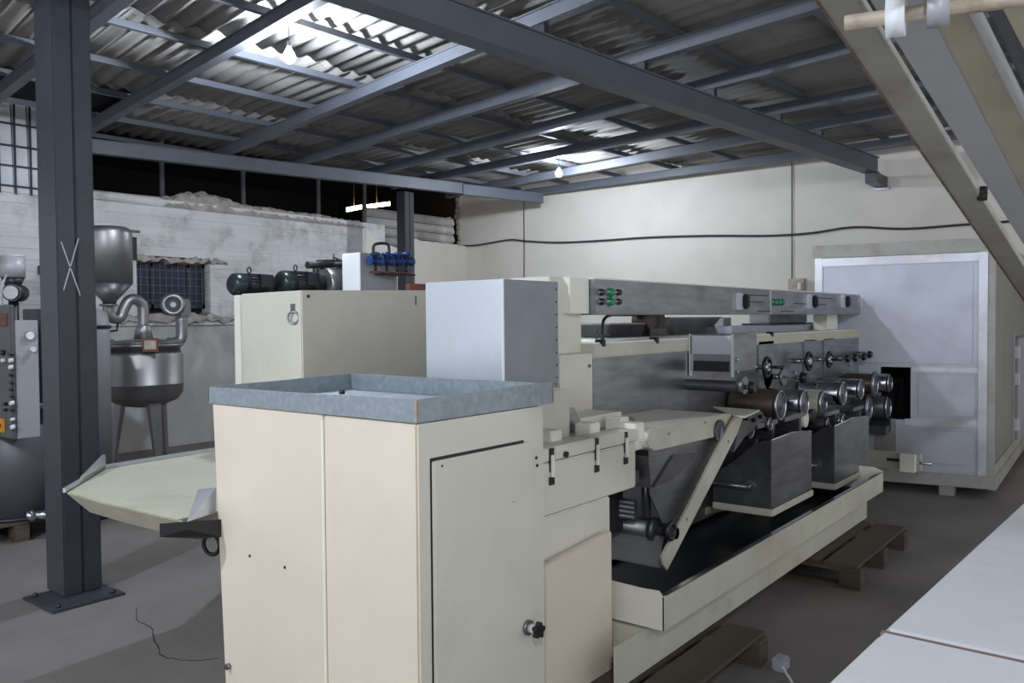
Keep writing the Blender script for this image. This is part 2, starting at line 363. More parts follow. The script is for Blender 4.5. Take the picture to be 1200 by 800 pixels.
# girders
G1 = thing('roof_girder', 'grey steel girder running above the rubble-topped left wall', 'beam', (-9.0, 7, 3.55))
p = at(103, 163, Z=ZR); q = at(540, 215, Z=ZR); q2 = at(635, 226, Z=ZR)
d = (q-p).normalized(); 
def girder(parent, p, q, z0, z1, wd, name='web_beam'): return roofbeam(name, (p.x, p.y, 0), (q.x, q.y, 0), wd, z0, z1, 'beam', parent)
girder(G1, p-d*.35, q, ZR-.16, ZR, .12); girder(G1, q+d*.02, q2, ZR-.17, ZR-.01, .10, 'end_beam')
G2 = thing('roof_girder', 'large dark blue-grey girder crossing overhead to a bracket on the back wall', 'beam', (-3.4, 6, 3.4))
p = at(520, 2, Z=3.62); q = at(1023, 185, Z=3.62); d = (q-p).normalized()
roofbeam('web_beam', (p-d*5).to_tuple(), q.to_tuple(), .17, 3.42, 3.62, 'beam', G2)
pe = at(1020, 200, Y=11.5); BX('wall_bracket', 'column', G2, q.x-.07, q.x+.08, q.y-.10, 11.6, 3.29, 3.42); BX('bracket_plate', 'steel', G2, q.x-.10, q.x+.12, 11.57, 11.6, 3.25, 3.29)
g2a, g2b = p, q
for k in range(2, 8):
    (ax, ay), (cx, cy) = RAFT[k]; t = 0.5
    # crossing of rafter k with the girder
    r0 = Vector((ax, ay)); rd = Vector((cx-ax, cy-ay)); s0 = Vector((p.x, p.y)); sd = Vector((q.x-p.x, q.y-p.y))
    den = rd.x*sd.y-rd.y*sd.x; tt = ((s0.x-r0.x)*sd.y-(s0.y-r0.y)*sd.x)/den; X_ = r0+rd*tt
    BX('stub', 'column', G2, X_.x-.03, X_.x+.05, X_.y-.03, X_.y+.03, 3.62, ZR, 0)

# lamps
for (x, y, z), st, lb in LAMPS:
    t = thing('hanging_bulb', lb, 'lamp', (x, y, z)); b = NB()
    lathe(b, (x, y, z), [(.012, .07), (.02, .05), (.038, .02), (.045, -.005), (.04, -.03), (.022, -.048), (.003, -.053)], 14)
    me = mat('lit_bulb', (0.80, 0.89, 1.0), 0.3, emis=st); O('bulb', b, me, t)
    CY('socket', 'black', t, (x, y, z+.06), (x, y, z+.11), .018, 10)
    CY('flex', 'wire', t, (x, y, z+.10), (x, y, ZR+.19), .004, 6)

# columns
def column(label, x0, x1, y0, y1, zt, plate):
    t = thing('steel_column', label, 'column', ((x0+x1)/2, (y0+y1)/2, 0))
    xm = (y0+y1)/2
    b = NB(); box(b, x0, x1, y0, xm-.002, .015, zt); O('channel', b, 'column', t, 0.008); b = NB(); box(b, x0, x1, xm+.002, y1, .015, zt); O('channel', b, 'column', t, 0.008)
    BX('seam_weld', 'iron', t, x0+.006, x1-.006, xm-.002, xm+.002, .015, zt, 0)
    if plate:
        BX('base_plate', 'column', t, *plate, 0, .016, 0.002)
        for sx in (plate[0]+.05, plate[1]-.05):
            for sy in (plate[2]+.05, plate[3]-.05): CY('bolt', 'iron', t, (sx, sy, .01), (sx, sy, .035), .014, 6)
    return t
c1 = at(76, 700, Z=.015); yb_ = at(116.4, 695, X=c1.x).y; xa_ = at(55, 705, Y=c1.y).x
col1 = column('thick blue-grey steel column in the left foreground with a chalk X', xa_, c1.x, c1.y, yb_+.02, 3.98, (-5.175, -4.775, 1.985, 2.39))
b = NB()
for (a, c) in (((71.5, 283), (94, 346)), ((92, 279), (74.5, 340))):
    p = at(*a, X=c1.x+.0015); q = at(*c, X=c1.x+.0015); n_ = (q-p).cross(XV).normalized()*.0032
    prism(b, [p-n_, p+n_, q+n_, q-n_], (.0012, 0, 0))
O('chalk_mark', b, 'chalk', col1)
cp = at(475, 300, X=-8.95); column('distant blue-grey column under the left girder', cp.x-.18, cp.x, cp.y, cp.y+.20, ZR-.16, None)
# thin posts behind the left wall, fence sheet, lit strip
for x, lb in ((190, 'thin post rising behind the wall left of the rubble heap'), (285, 'thin post rising behind the wall right of the rubble heap'), (373, 'thin post behind the far part of the rubble'), (427, 'thin post by the glowing strip beyond the broken wall end')):
    p = at(x, 230, X=-10.6); b = NB(); cyl(b, (p.x, p.y, 0), (p.x, p.y, 4.75), .035, 8); tag(O('thin_post', b, 'panel_dark', None, loc=(p.x, p.y, 0)), lb, 'post')
fence = thing('corrugated_fence', 'ribbed white sheet fence seen through the gap by the far column', 'fence', (-10.9, 11, 0))
ya = at(428, 260, X=-10.9).y; yb2 = at(531, 260, X=-10.9).y
for i in range(6):
    z = 2.62+i*.16
    b = NB(); hexa(b, [(-10.9, ya, z), (-10.86, ya, z+.04), (-10.86, yb2, z+.04), (-10.9, yb2, z)], [(-10.9, ya, z+.15), (-10.86, ya, z+.11), (-10.86, yb2-.02*i, z+.11), (-10.9, yb2, z+.15)]); O('rib_sheet', b, 'wall_low', fence)
BX('fence_post', 'panel_grey', fence, -10.98, -10.92, ya, ya+.06, 0, 3.6); BX('fence_post', 'panel_grey', fence, -10.98, -10.92, yb2-.1, yb2-.04, 0, 3.6)
glow = mat('lit_strip', (1.0, 0.72, 0.42), .5, emis=9)  # emissive strips added to stand in for bright gaps beyond the wall
for (x0, y0, x1, y1, lb) in ((408, 246, 424, 243, 'short glowing strip left of the thin post beyond the wall'), (428, 243, 457, 239, 'long glowing strip beyond the broken wall end'), (527, 228, 540, 228, 'small glowing strip under the girder end')):
    p = at(x0, y0, X=-12.2); q = at(x1, y1, X=-12.2); b = NB(); prism(b, [p-ZV*.03, q-ZV*.03, q+ZV*.05, p+ZV*.05], (-.05, 0, 0))
    t = thing('glow_strip', lb, 'lamp', p); O('tube', b, glow, t); pm_ = (p+q)/2; CY('hanger', 'iron', t, pm_+ZV*.04-XV*.03, (pm_.x-.03, pm_.y, 4.76), .01, 6)
# mesh railing with sacking at upper left
rail = thing('mesh_railing', 'welded mesh railing with white sacking on the wall at upper left', 'railing', (-9.9, 3.6, 3.1))
b = NB(); y0 = 2.9; y1 = 4.15
for i in range(10): y = y1-i*.16; box(b, -9.93, -9.91, y, y+.018, 3.02, 4.36)
for z in (3.1, 3.32, 3.54, 3.78, 4.02): box(b, -9.945, -9.925, y1-1.5, y1+.03, z, z+.018)
O('bars', b, 'iron', rail); BX('top_rail', 'panel_grey', rail, -9.95, -9.91, y1-1.5, y1+.05, 4.34, 4.39)
for i in range(9):
    y = y1-i*.16; b = NB()
    hexa(b, [(-10.02, y-.155, 3.04), (-9.96, y-.155, 3.04), (-9.96, y+.0, 3.04), (-10.02, y, 3.04)], [(-10.0, y-.15, 4.2+rnd.uniform(-.05, .05)), (-9.98, y-.15, 4.22), (-9.98, y-.01, 4.24), (-10.0, y-.01, 4.22)]); O('sack_panel', b, 'bag', rail)
# cable on back wall
b = NB(); pts = [at(x, y, Y=11.56) for x, y in ((538, 288), (560, 287), (596, 281), (612, 282), (650, 284), (700, 282), (760, 278), (830, 276), (900, 276), (950, 273), (1000, 266), (1060, 268), (1130, 263), (1200, 258), (1300, 250))]
tube(b, spline(pts, 4), .014, 8); tag(O('wall_cable', b, 'wire', None, loc=pts[5]), 'black cable sagging across the whole cream back wall', 'cable')
jb = thing('junction_box', 'rusty brown junction box on the back wall above the console', 'box', at(934, 333, Y=11.55))
p = at(934, 333, Y=11.55); BX('box_body', 'rust', jb, p.x-.11, p.x+.11, 11.5, 11.6, p.z-.12, p.z+.08); BX('white_plug', 'white', jb, p.x+.03, p.x+.08, 11.47, 11.5, p.z-.08, p.z+.02)
def atp(x, y, P, n):
    d = _f + R2*((x-600)/F) + U2*((400-y)/F); n = Vector(n); return EYE+d*((Vector(P)-EYE).dot(n)/d.dot(n))
# ================================================================== OVEN (large sheet-metal cabinet at the right)
OC = Vector((-1.129, 8.19, 0)); OE = Vector((-.988, -.152, 0)).normalized(); OB = Vector((-.035, .999, 0)).normalized(); ON = Vector((OE.y, -OE.x, 0))
if ON.y > 0: ON = -ON
oven = thing('drying_oven', 'tall pale sheet-metal oven cabinet with a square opening in its front', 'oven', OC)
def of(s, z, d=0): return OC+OE*s+ZV*z+ON*d             # point on the front plane, d outwards
def fbox(b, s0, s1, z0, z1, d0, d1): hexa(b, [of(s0, z0, d0), of(s1, z0, d0), of(s1, z0, d1), of(s0, z0, d1)], [of(s0, z1, d0), of(s1, z1, d0), of(s1, z1, d1), of(s0, z1, d1)])
def sz(x, y):
    p = atp(x, y, OC, ON); return (p-OC).dot(OE), p.z
W_ = sz(955, 420)[0]; ZT = 2.27
hs0, hz0 = sz(1067, 492); hs1, hz1 = sz(1037, 430); hz1 = sz(1055, 430)[1]
hs1 = sz(1032, 460)[0]
b = NB()
for s0, s1, z0, z1 in ((0, hs0, .2, ZT-.12), (hs1, W_, .2, ZT-.12), (hs0, hs1, .2, hz0), (hs0, hs1, hz1, ZT-.12)): fbox(b, s0, s1, z0, z1, -.04, 0)
O('front_sheet', b, 'oven', oven)
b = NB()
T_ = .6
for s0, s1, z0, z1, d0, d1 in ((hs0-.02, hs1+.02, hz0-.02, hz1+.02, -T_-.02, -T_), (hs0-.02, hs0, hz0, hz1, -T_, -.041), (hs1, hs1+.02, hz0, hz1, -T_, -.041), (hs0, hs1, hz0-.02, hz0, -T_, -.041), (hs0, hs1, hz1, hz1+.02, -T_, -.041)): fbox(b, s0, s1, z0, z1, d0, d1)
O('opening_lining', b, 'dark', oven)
def ftrim(n, s0, s1, z0, z1, d, m='oven_trim', lab=None): b = NB(); fbox(b, s0, s1, z0, z1, 0, d); return O(n, b, m, oven, .004, label=lab)
ftrim('top_frame', -.005, W_+.02, ZT-.12, ZT, .02, 'oven_frame'); ftrim('base_frame', -.01, W_+.02, .09, .20, .02, 'oven_frame')
ftrim('edge_trim', .05, .12, .2, ZT-.12, .022); ftrim('edge_trim', W_-.07, W_, .2, ZT-.12, .018); ftrim('edge_trim', .12, W_-.07, ZT-.2, ZT-.125, .018)
ftrim('corner_post', -.01, .048, .2, ZT-.12, .012, 'oven_frame')
z1 = sz(1100, 432)[1]; z2 = sz(1100, 492)[1]
ftrim('cross_rail', .12, hs0-.01, z1-.03, z1+.012, .014); ftrim('cross_rail', .12, hs0+.05, z2-.06, z2-.0, .016)
ftrim('inner_panel', .14, hs0-.06, z2+.03, z1-.05, .006, 'oven'); ftrim('inner_panel', .14, W_-.1, .28, z2-.09, .006, 'oven'); ftrim('inner_panel', .16, W_-.12, z1+.04, ZT-.24, .006, 'oven')
ftrim('patch_plate', hs0+.12, hs0+.3, z2-.32, z2-.02, .010, 'oven_side')
# side
OD = 3.3
def os_(t, z, d=0): return OC+OB*t+ZV*z+Vector((OB.y, -OB.x, 0))*d
def sbox(n, t0, t1, z0, z1, d0, d1, m, lab=None):
    b = NB(); hexa(b, [os_(t0, z0, d0), os_(t1, z0, d0), os_(t1, z0, d1), os_(t0, z0, d1)], [os_(t0, z1, d0), os_(t1, z1, d0), os_(t1, z1, d1), os_(t0, z1, d1)]); return O(n, b, m, oven, .003, label=lab)
def st(x, y):
    p = atp(x, y, OC, (OB.y, -OB.x, 0)); return (p-OC).dot(OB), p.z
d0_, dz1 = st(1187, 395); _, dz0 = st(1187, 520)
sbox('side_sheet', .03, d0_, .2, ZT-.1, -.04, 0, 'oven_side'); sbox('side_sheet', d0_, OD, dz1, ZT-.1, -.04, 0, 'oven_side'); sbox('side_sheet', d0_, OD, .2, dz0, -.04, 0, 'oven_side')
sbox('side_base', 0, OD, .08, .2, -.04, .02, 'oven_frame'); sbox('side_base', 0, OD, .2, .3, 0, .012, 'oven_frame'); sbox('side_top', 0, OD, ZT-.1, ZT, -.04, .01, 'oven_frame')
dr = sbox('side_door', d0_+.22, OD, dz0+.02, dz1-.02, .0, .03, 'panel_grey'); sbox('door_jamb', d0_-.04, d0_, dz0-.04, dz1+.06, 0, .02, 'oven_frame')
for q in (.12, .55, .8): h = sbox('hinge', d0_+.12, d0_+.24, dz0+(dz1-dz0)*q, dz0+(dz1-dz0)*q+.12, 0, .045, 'white')
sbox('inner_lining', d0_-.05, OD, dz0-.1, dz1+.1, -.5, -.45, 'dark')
b = NB(); hexa(b, [of(0, ZT-.03), of(W_, ZT-.03), of(W_, ZT-.03)+OB*OD, of(0, ZT-.03)+OB*OD], [of(0, ZT-.01), of(W_, ZT-.01), of(W_, ZT-.01)+OB*OD, of(0, ZT-.01)+OB*OD]); O('roof_sheet', b, 'oven_frame', oven)
b = NB(); hexa(b, [of(W_-.02, .1), of(W_, .1), of(W_, .1)+OB*OD, of(W_-.02, .1)+OB*OD], [of(W_-.02, ZT-.02), of(W_, ZT-.02), of(W_, ZT-.02)+OB*OD, of(W_-.02, ZT-.02)+OB*OD]); O('far_side_sheet', b, 'oven', oven)
for s, t in ((.36, .06), (W_-.2, .06), (.1, 1.6), (.1, 3.0), (W_-.2, 3.0)):
    p = OC+OE*s+OB*t; BX('foot', 'oven_frame', oven, p.x-.06, p.x+.06, p.y-.05, p.y+.05, 0, .1)

# ================================================================== ROLLER MACHINE
XB = -2.2
Y0 = 3.45; Y1 = 8.08
RM = thing('roller_machine', 'long cream and stainless roller machine running back to the oven', 'machine', (-2.6, 5.2, .15))
BX('body', 'steel', RM, XB, -3.0, Y0, Y1, .36, 1.405)
b = NB(); box(b, -3.02, XB+.012, Y0-.01, Y1, 1.405, 1.475); O('top_cover', b, 'cream_dirty', RM, .006)
BX('top_sheet', 'cream_pale', RM, -3.0, XB, Y0, Y1, 1.475, 1.482, 0)
# body end panels toward camera: cream strip left of the stainless panel
e0 = at(657, 450, X=XB+.0).y
BX('end_housing', 'cream', RM, XB+.004, -3.0, e0-.02, Y0-.002, .36, 1.43, .006)
BX('upright', 'cream', RM, XB-.06, XB-.3, e0, e0+.27, 1.43, 1.80, .004)
for zz in (.9, 1.37): CY('bolt', 'steel_dark', RM, (XB+.0, Y0-.04, zz), (XB+.012, Y0-.04, zz), .008, 8)
# console
cy1 = at(1015.5, 350, X=XB).y; cy0 = at(694.5, 340, X=XB).y; cyL = at(672, 340, X=XB).y
BX('console_end', 'cream_pale', RM, XB-.02, XB-.3, cyL, cy0, 1.625, 1.80, .003)
con = BX('console', 'steel', RM, XB+.012, XB-.3, cy0+.003, cy1, 1.62, 1.795, .004)
BX('console_lid', 'cream_pale', RM, XB+.005, XB-.3, cy0+.01, cy1-.01, 1.795, 1.803, 0)
BX('console_post', 'cream_pale', RM, XB-.1, XB-.22, at(983, 380, X=XB).y, at(995, 380, X=XB).y, 1.48, 1.62)
def onc(x, y, d=0): return at(x, y, X=XB+.012)+XV*d
for (x, y, m, r) in ((704, 342.5, 'blackk', .015), (714.5, 342.5, 'greenk', .019), (724, 342.5, 'blackk', .014), (704, 353.5, 'blackk', .015), (714.5, 353.5, 'greenk', .019), (724, 353.5, 'blackk', .014), (907, 354, 'greenk', .02), (911.5, 354, 'greenk', .02), (916, 354, 'greenk', .02)):
    p = onc(x, y); b = NB(); lathe(b, p, [(r*1.25, 0), (r*1.25, .006), (r, .008), (r, .018), (r*.7, .022)], 16, (1, 0, 0)); O('push_button', b, m, con)
    CY('button_ring', 'chrome', con, p, p+XV*.004, r*1.4, 16)
for (xa, xb) in ((862, 873), (945, 954), (985, 992), (1008, 1014)):
    p = onc(xa, 353); q = onc(xb, 353); hh = .055
    h = BX('switch_plate', 'alu', con, p.x, p.x+.02, p.y, p.y+(q.y-p.y)*.45, p.z-hh, p.z+hh, .002)
    b = NB(); yy = p.y+(q.y-p.y)*.75; box(b, p.x, p.x+.045, yy-.02, yy+.03, p.z-hh*.9, p.z+hh*.9); O('switch_knob', b, 'iron', con, .012)
for (xa, ya_, xb, yb_2) in ((876, 345.5, 900, 346.5), (876, 353.5, 894, 354), (888, 364.5, 903, 364.8), (930, 355.3, 944, 356), (958, 348.5, 976, 350), (958, 356.8, 968, 357), (915, 364.5, 930, 364.8)):
    p = onc(xa, ya_); q = onc(xb, yb_2); b = NB(); prism(b, [p-ZV*.004, q-ZV*.004, q+ZV*.004, p+ZV*.004], (.003, 0, 0)); O('slot', b, 'iron', con)
p = onc(903, 352); BX('seam_strip', 'alu', con, p.x, p.x+.003, p.y-.008, p.y+.008, 1.625, 1.79, 0)
# things standing on the top cover: small dark ink tanks, rods
def tank(lb, xa, xb, ya, yb, X0, tap, m, h=None):
    p0 = at(xa, yb, X=X0); p1 = at(xb, yb, X=X0); zt = at((xa+xb)/2, ya, X=X0).z; z0 = 1.483
    t = thing('ink_trough', lb, 'trough', ((X0-.12), (p0.y+p1.y)/2, z0))
    b = NB(); dy = tap
    hexa(b, [(X0-.04, p0.y+dy, z0), (X0-.04, p1.y-dy, z0), (X0-.22, p1.y-dy, z0), (X0-.22, p0.y+dy, z0)], [(X0, p0.y, zt), (X0, p1.y, zt), (X0-.26, p1.y, zt), (X0-.26, p0.y, zt)]); O('trough_body', b, m, t, .004)
    b = NB(); box(b, X0-.27, X0+.008, p0.y-.008, p1.y+.008, zt-.006, zt+.004); O('rim', b, 'steel', t)
    return t, p0, p1, zt
tank('small dark metal trough on the machine top under the console, left one', 714, 760, 379, 398, -2.62, .02, 'steel_dark')
tank('wide tapered grey metal trough on the machine top under the console', 786, 845, 372, 397, -2.62, .13, 'steel')
gm = thing('gear_motor', 'dark clutter of gears and brackets between the two troughs', 'motor', at(765, 396, X=-2.7)); zb = 1.483
p = at(772, 390, X=-2.62); gy = p.y
WL[gm.name] = gm.location.copy()
BX('mount', 'steel_dark', gm, -2.62, -2.8, gy-.12, gy+.12, zb, zb+.05)
for i, yy in enumerate((-.13, -.03, .08)): CY('gear', 'iron' if i % 2 else 'brown', gm, (-2.60-.02*i, gy+yy, zb+.10), (-2.72, gy+yy, zb+.10), .055, 14)
CY('gear_shaft', 'steel', gm, (-2.6, gy-.5, zb+.15), (-2.6, gy+.25, zb+.15), .012, 8); BX('bracket', 'iron', gm, -2.64, -2.7, gy-.45, gy+.05, zb+.13, zb+.165)
BX('bracket', 'iron', gm, -2.66, -2.69, gy+.12, gy+.14, zb, zb+.17)
hs = thing('rubber_hose', 'black hose arching from the machine top near the upright', 'hose', at(706, 398, X=-2.5))
b = NB(); pts = [at(706.5, 397, X=-2.45), at(706, 385, X=-2.45), at(708, 374, X=-2.45), at(716, 369, X=-2.5), at(735, 366, X=-2.6)]; pts[0].z = 1.48; tube(b, spline(pts, 5), .009, 8); O('hose_tube', b, 'black', hs)
ts = thing('t_handle', 'small steel screw handle beside the black hose', 'handle', at(700, 396, X=-2.5))
b = NB(); p = at(699, 392, X=-2.4); cyl(b, p-ZV*.025, p+ZV*.025, .006, 8); cyl(b, p, at(714, 392, X=-2.6), .006, 8); cyl(b, (p.x, p.y+.05, 1.48), (p.x, p.y+.05, p.z), .005, 8); O('screw', b, 'steel_dark', ts)
bk = thing('sheet_box', 'low pale grey sheet box on the far part of the machine top', 'box', (-2.6, 6, 1.483))
pa = at(858, 388, X=-2.45); pb = at(955, 386, X=-2.45); BX('tray_sheet', 'oven', bk, -2.45, -2.8, pa.y, pb.y, 1.483, 1.483+.05)
rl = thing('steel_cover_box', 'small stainless cover box standing behind the pale sheet box', 'box', (-2.7, 6.4, 1.533))
pa = at(902, 380, X=-2.6); pb = at(946, 380, X=-2.6); BX('cover', 'steel', rl, -2.6, -2.78, pa.y, pb.y, 1.545, 1.66, .01); BX('flange', 'iron', rl, -2.55, -2.8, pa.y-.12, pb.y+.05, 1.533, 1.548)
for x in (797, 791): 
    p = at(x+60-3, 385, X=-2.7)
sp = thing('square_post', 'grey square post standing behind the tapered trough', 'post', at(851, 386, X=-2.75)); p = at(848, 386, X=-2.75); p2 = at(857, 386, X=-2.75)
BX('post_body', 'panel_grey', sp, -2.75, -2.85, p.y, p2.y, 1.483, 1.60)
for x, y in ((707, 411), (770, 406), (905, 397)): 
    p = at(x, y, X=XB+.01); 
    BX('top_clip', 'iron', RM, XB+.016, XB-.03, p.y-.015, p.y+.015, 1.46, 1.495, .002)
# ---- first hopper / hood hanging from the body, cylinder below
ha = at(808, 392, X=XB); hb_ = at(860, 392, Y=ha.y); hc_ = at(887, 392, X=hb_.x); XH = hb_.x
zt = ha.z; zl = at(808, 440, X=XB).z
hood = BX('hood', 'steel', RM, XB, XH, ha.y, hc_.y, zl+.03, zt, .004)
BX('hood_front_plate', 'alu', hood, XB+.02, XH-.015, ha.y-.012, ha.y-.001, zl+.13, zt-.005, .002, label='bright sheet front of the hood')
BX('hood_slot', 'iron', hood, XB+.03, XH-.03, ha.y-.016, ha.y-.003, zl+.03, zl+.09, .002)
for sx in (XB+.005, XH-.012): BX('hood_edge', 'chrome', hood, sx, sx+.010, ha.y-.022, ha.y+.01, zl+.0, zt+.004, .002)
for zz in (.10, .03): CY('bolt', 'chrome', hood, (XH, ha.y+.04, zl+zz), (XH+.01, ha.y+.04, zl+zz), .010, 8)
def knob(parent, p, r, L_=.05, wheel=True, n='knob'):
    p = Vector(p); k = CY(n, 'black', parent, p+XV*L_*.5, p+XV*L_, r, 16, r*.75); CY('spindle', 'steel', k, p, p+XV*L_*.5, r*.35, 10); return k
def roller(name, m, X0, X1, px_, py_, rpx, lab=None, disc='steel_dark', n=28, flange=1.0):
    p = at(px_, py_, X=X1); r = rpx*depth(p)/970; a = Vector((X0, p.y, p.z)); e = Vector((X1, p.y, p.z))
    b = NB(); lathe(b, a, [(r*.92, 0), (r, .01), (r, (X1-X0)-.03), (r*.94, (X1-X0)-.022)], n, (1, 0, 0)); o = O(name, b, m, RM, label=lab)
    b = NB(); lathe(b, e-XV*.024, [(r*flange, .004), (r*flange, .014), (r*.95, .016), (r*.3, .016), (r*.24, .022), (r*.1, .023)], n, (1, 0, 0)); O('end_disc', b, disc, o); b = NB(); torus(b, e-XV*.008, (1, 0, 0), r*.93, r*.07, 28, 6); O('disc_rim', b, 'chrome', o)
    CY('axle', 'steel_dark', o, (XB-.01, p.y, p.z), (X0, p.y, p.z), r*.3, 10)
    return o, p, r
p = at(868, 453, Y=ha.y-.02); r = .033
b = NB(); lathe(b, (XB-.02, ha.y-.03, p.z), [(r*.9, 0), (r, .01), (r, .33), (r*.9, .34)], 24, (1, 0, 0)); dr_ = O('doctor_roller', b, 'steel_dark', RM)
CY('end_flange', 'steel', dr_, (XB+.32, ha.y-.03, p.z+.01), (XB+.355, ha.y-.03, p.z+.01), .05, 24)
knob(dr_, (XB+.355, ha.y-.03, p.z), .036, .06)
roller('inking_roller', 'brown', XB+.02, -1.86, 916, 475, 18, 'brown stained roller with a steel end disc')
roller('chrome_roller', 'chrome', XB+.02, -1.88, 944, 472, 15.5)
roller('chrome_roller', 'chrome', XB+.02, -1.86, 989, 461, 14)
roller('chrome_roller', 'chrome', XB+.02, -1.88, 1010, 456, 12)
roller('yellowed_roller', 'paper', XB+.02, -1.96, 966, 472, 14, 'yellowed slotted roll between the chrome rollers')
roller('flanged_roller', 'brown', XB+.02, -1.92, 1027, 450, 12, flange=1.25)
roller('chrome_roller', 'chrome', XB+.02, -1.90, 1044, 449, 11)
roller('lower_roller', 'steel_dark', XB+.02, -1.90, 1042, 477, 13); roller('lower_roller', 'steel_dark', XB+.02, -1.95, 1020, 478, 12, flange=1.3)
roller('lower_roller', 'chrome', XB+.02, -1.90, 990, 494, 9); roller('lower_roller', 'steel_dark', XB+.02, -1.88, 972, 498, 9); roller('lower_roller', 'chrome', XB+.02, -1.84, 904, 497, 8)
roller('lower_roller', 'brown', XB+.02, -1.95, 880, 500, 15)
# shafts with discs above the rollers
for (xa, ya2, r1, xb, yb3) in ((903, 441, 11, 934, 443),):
    p = at(xa, ya2, X=XB+.03); r = r1*depth(p)/970
    s = CY('shaft', 'chrome', RM, (XB, p.y, p.z), (XB+.12, p.y, p.z), .02, 12); CY('shaft_disc', 'panel_grey', s, (XB+.0, p.y, p.z), (XB+.012, p.y, p.z), r*1.25, 24); CY('shaft_disc', 'steel', s, (XB+.11, p.y, p.z), (XB+.13, p.y, p.z), r*.9, 24); CY('spindle', 'chrome', s, (XB+.12, p.y, p.z), (XB+.25, p.y, p.z), .009, 8); knob(s, (XB+.2, p.y, p.z), .04, .09)
# vertical mounting plates and handwheels
for xa, xb, yt in ((887, 905, 396), (941, 955, 394), (964, 976, 392.5)):
    p = at(xa, yt+4, X=XB); q = at(xb, yt+4, X=XB); BX('mounting_plate', 'steel', RM, XB, XB+.012, p.y, q.y, 1.03, p.z, .003)
def wheel(x, y, r, handle):
    p = at(x, y, X=XB+.10); c = Vector((XB+.10, p.y, p.z)); b = NB(); torus(b, c, (1, 0, 0), r*.82, r*.18, 28, 8)
    wv = O('handwheel', b, 'black', RM); CY('hub', 'alu', wv, c-XV*.02, c+XV*.015, r*.36, 16); CY('shaft', 'steel', wv, c-XV*.10, c-XV*.02, r*.2, 10)
    for k in range(3):
        a_ = k*2.094+.5; CY('spoke', 'black', wv, c, c+Vector((0, math.cos(a_), math.sin(a_)))*r*.8, r*.1, 6)
    if handle: CY('crank_handle', 'black', wv, c+Vector((0, handle*r*.6, 0)), c+Vector((.11, handle*r*.6, 0)), r*.14, 10)
    CY('boss', 'chrome', wv, (XB, p.y-.02, p.z), (XB+.05, p.y-.02, p.z), r*.25, 12)
wheel(899, 430, .076, .3); wheel(948, 423, .076, 0); wheel(972, 421, .070, -.3)
for x, y, r in ((992, 420, .035), (1001, 419, .038), (1011, 418, .036), (1018, 415, .034)):
    p = at(x, y, X=XB+.1); s = CY('spindle_collar', 'steel', RM, (XB, p.y, p.z), (XB+.07, p.y, p.z), .024, 12); knob(s, (XB+.07, p.y, p.z), r, .06)
for x, y in ((930, 436), (889, 429), (868, 424), (995, 427), (1012, 426)):
    p = at(x, y, X=XB); CY('bolt', 'chrome', RM, (XB, p.y, p.z), (XB+.02, p.y, p.z), .011, 8)
# ---- frame and trough
b = NB(); box(b, -2.9, -1.655, 2.97, 6.25, .15, .322); box(b, -1.662, -1.655, 2.745, 2.97, .15, .322); O('base_frame', b, 'cream_dirty', RM)
BX('frame_column', 'steel_dark', RM, -2.24, -2.9, 3.4, 7.9, .345, .40)
TZ0, TZ1, TX, TY0, TY1 = .33, .47, -1.575, 2.99, 6.36
trh = O('trough_floor', (lambda b: (box(b, -2.42, TX-.006, TY0+.006, TY1-.006, TZ0+.004, TZ0+.012), b)[1])(NB()), 'rubber', RM)
b = NB(); box(b, TX-.004, TX, TY0, TY1, TZ0, TZ1); O('trough_side', b, 'cream_dirty', RM)
b = NB(); box(b, -2.42, -2.416, TY0, TY1, TZ0, TZ1); O('trough_side', b, 'cream_dirty', RM)
# lip: rolled edges, end plates with a sagging top
b = NB(); pts_ = [(-2.42, TY0, TZ0), (TX, TY0, TZ0), (TX, TY0, TZ1-.002), (TX-.02, TY0, TZ1+.022), (TX-.10, TY0, TZ1+.018), (-2.42, TY0, TZ1+.04)]; prism(b, pts_, (0, .004, 0)); O('trough_end', b, 'cream', RM)
b = NB(); pts_ = [(-2.42, TY1, TZ0), (TX, TY1, TZ0), (TX, TY1, TZ1+.006), (TX-.06, TY1, TZ1+.03), (-2.42, TY1, TZ1+.03)]; prism(b, pts_, (0, .004, 0)); O('trough_end', b, 'cream_pale', RM)
b = NB(); box(b, TX-.022, TX+.001, TY0+.02, TY1, TZ1-.002, TZ1+.003); O('rim_lip', b, 'chrome', RM)
b = NB(); box(b, -2.41, TX-.006, TY0+.008, TY1-.01, TZ0+.012, TZ1-.03)
b.free()
for x0, x1 in ((TX-.012, TX-.006), (-2.414, -2.408)): BX('trough_lining', 'rubber', RM, x0, x1, TY0+.006, TY1-.006, TZ0+.012, TZ1-.004, 0)
b = NB(); box(b, -2.4, TX-.02, TY0+.006, TY0+.012, TZ0+.012, TZ1-.004); O('trough_lining', b, 'rubber', RM)
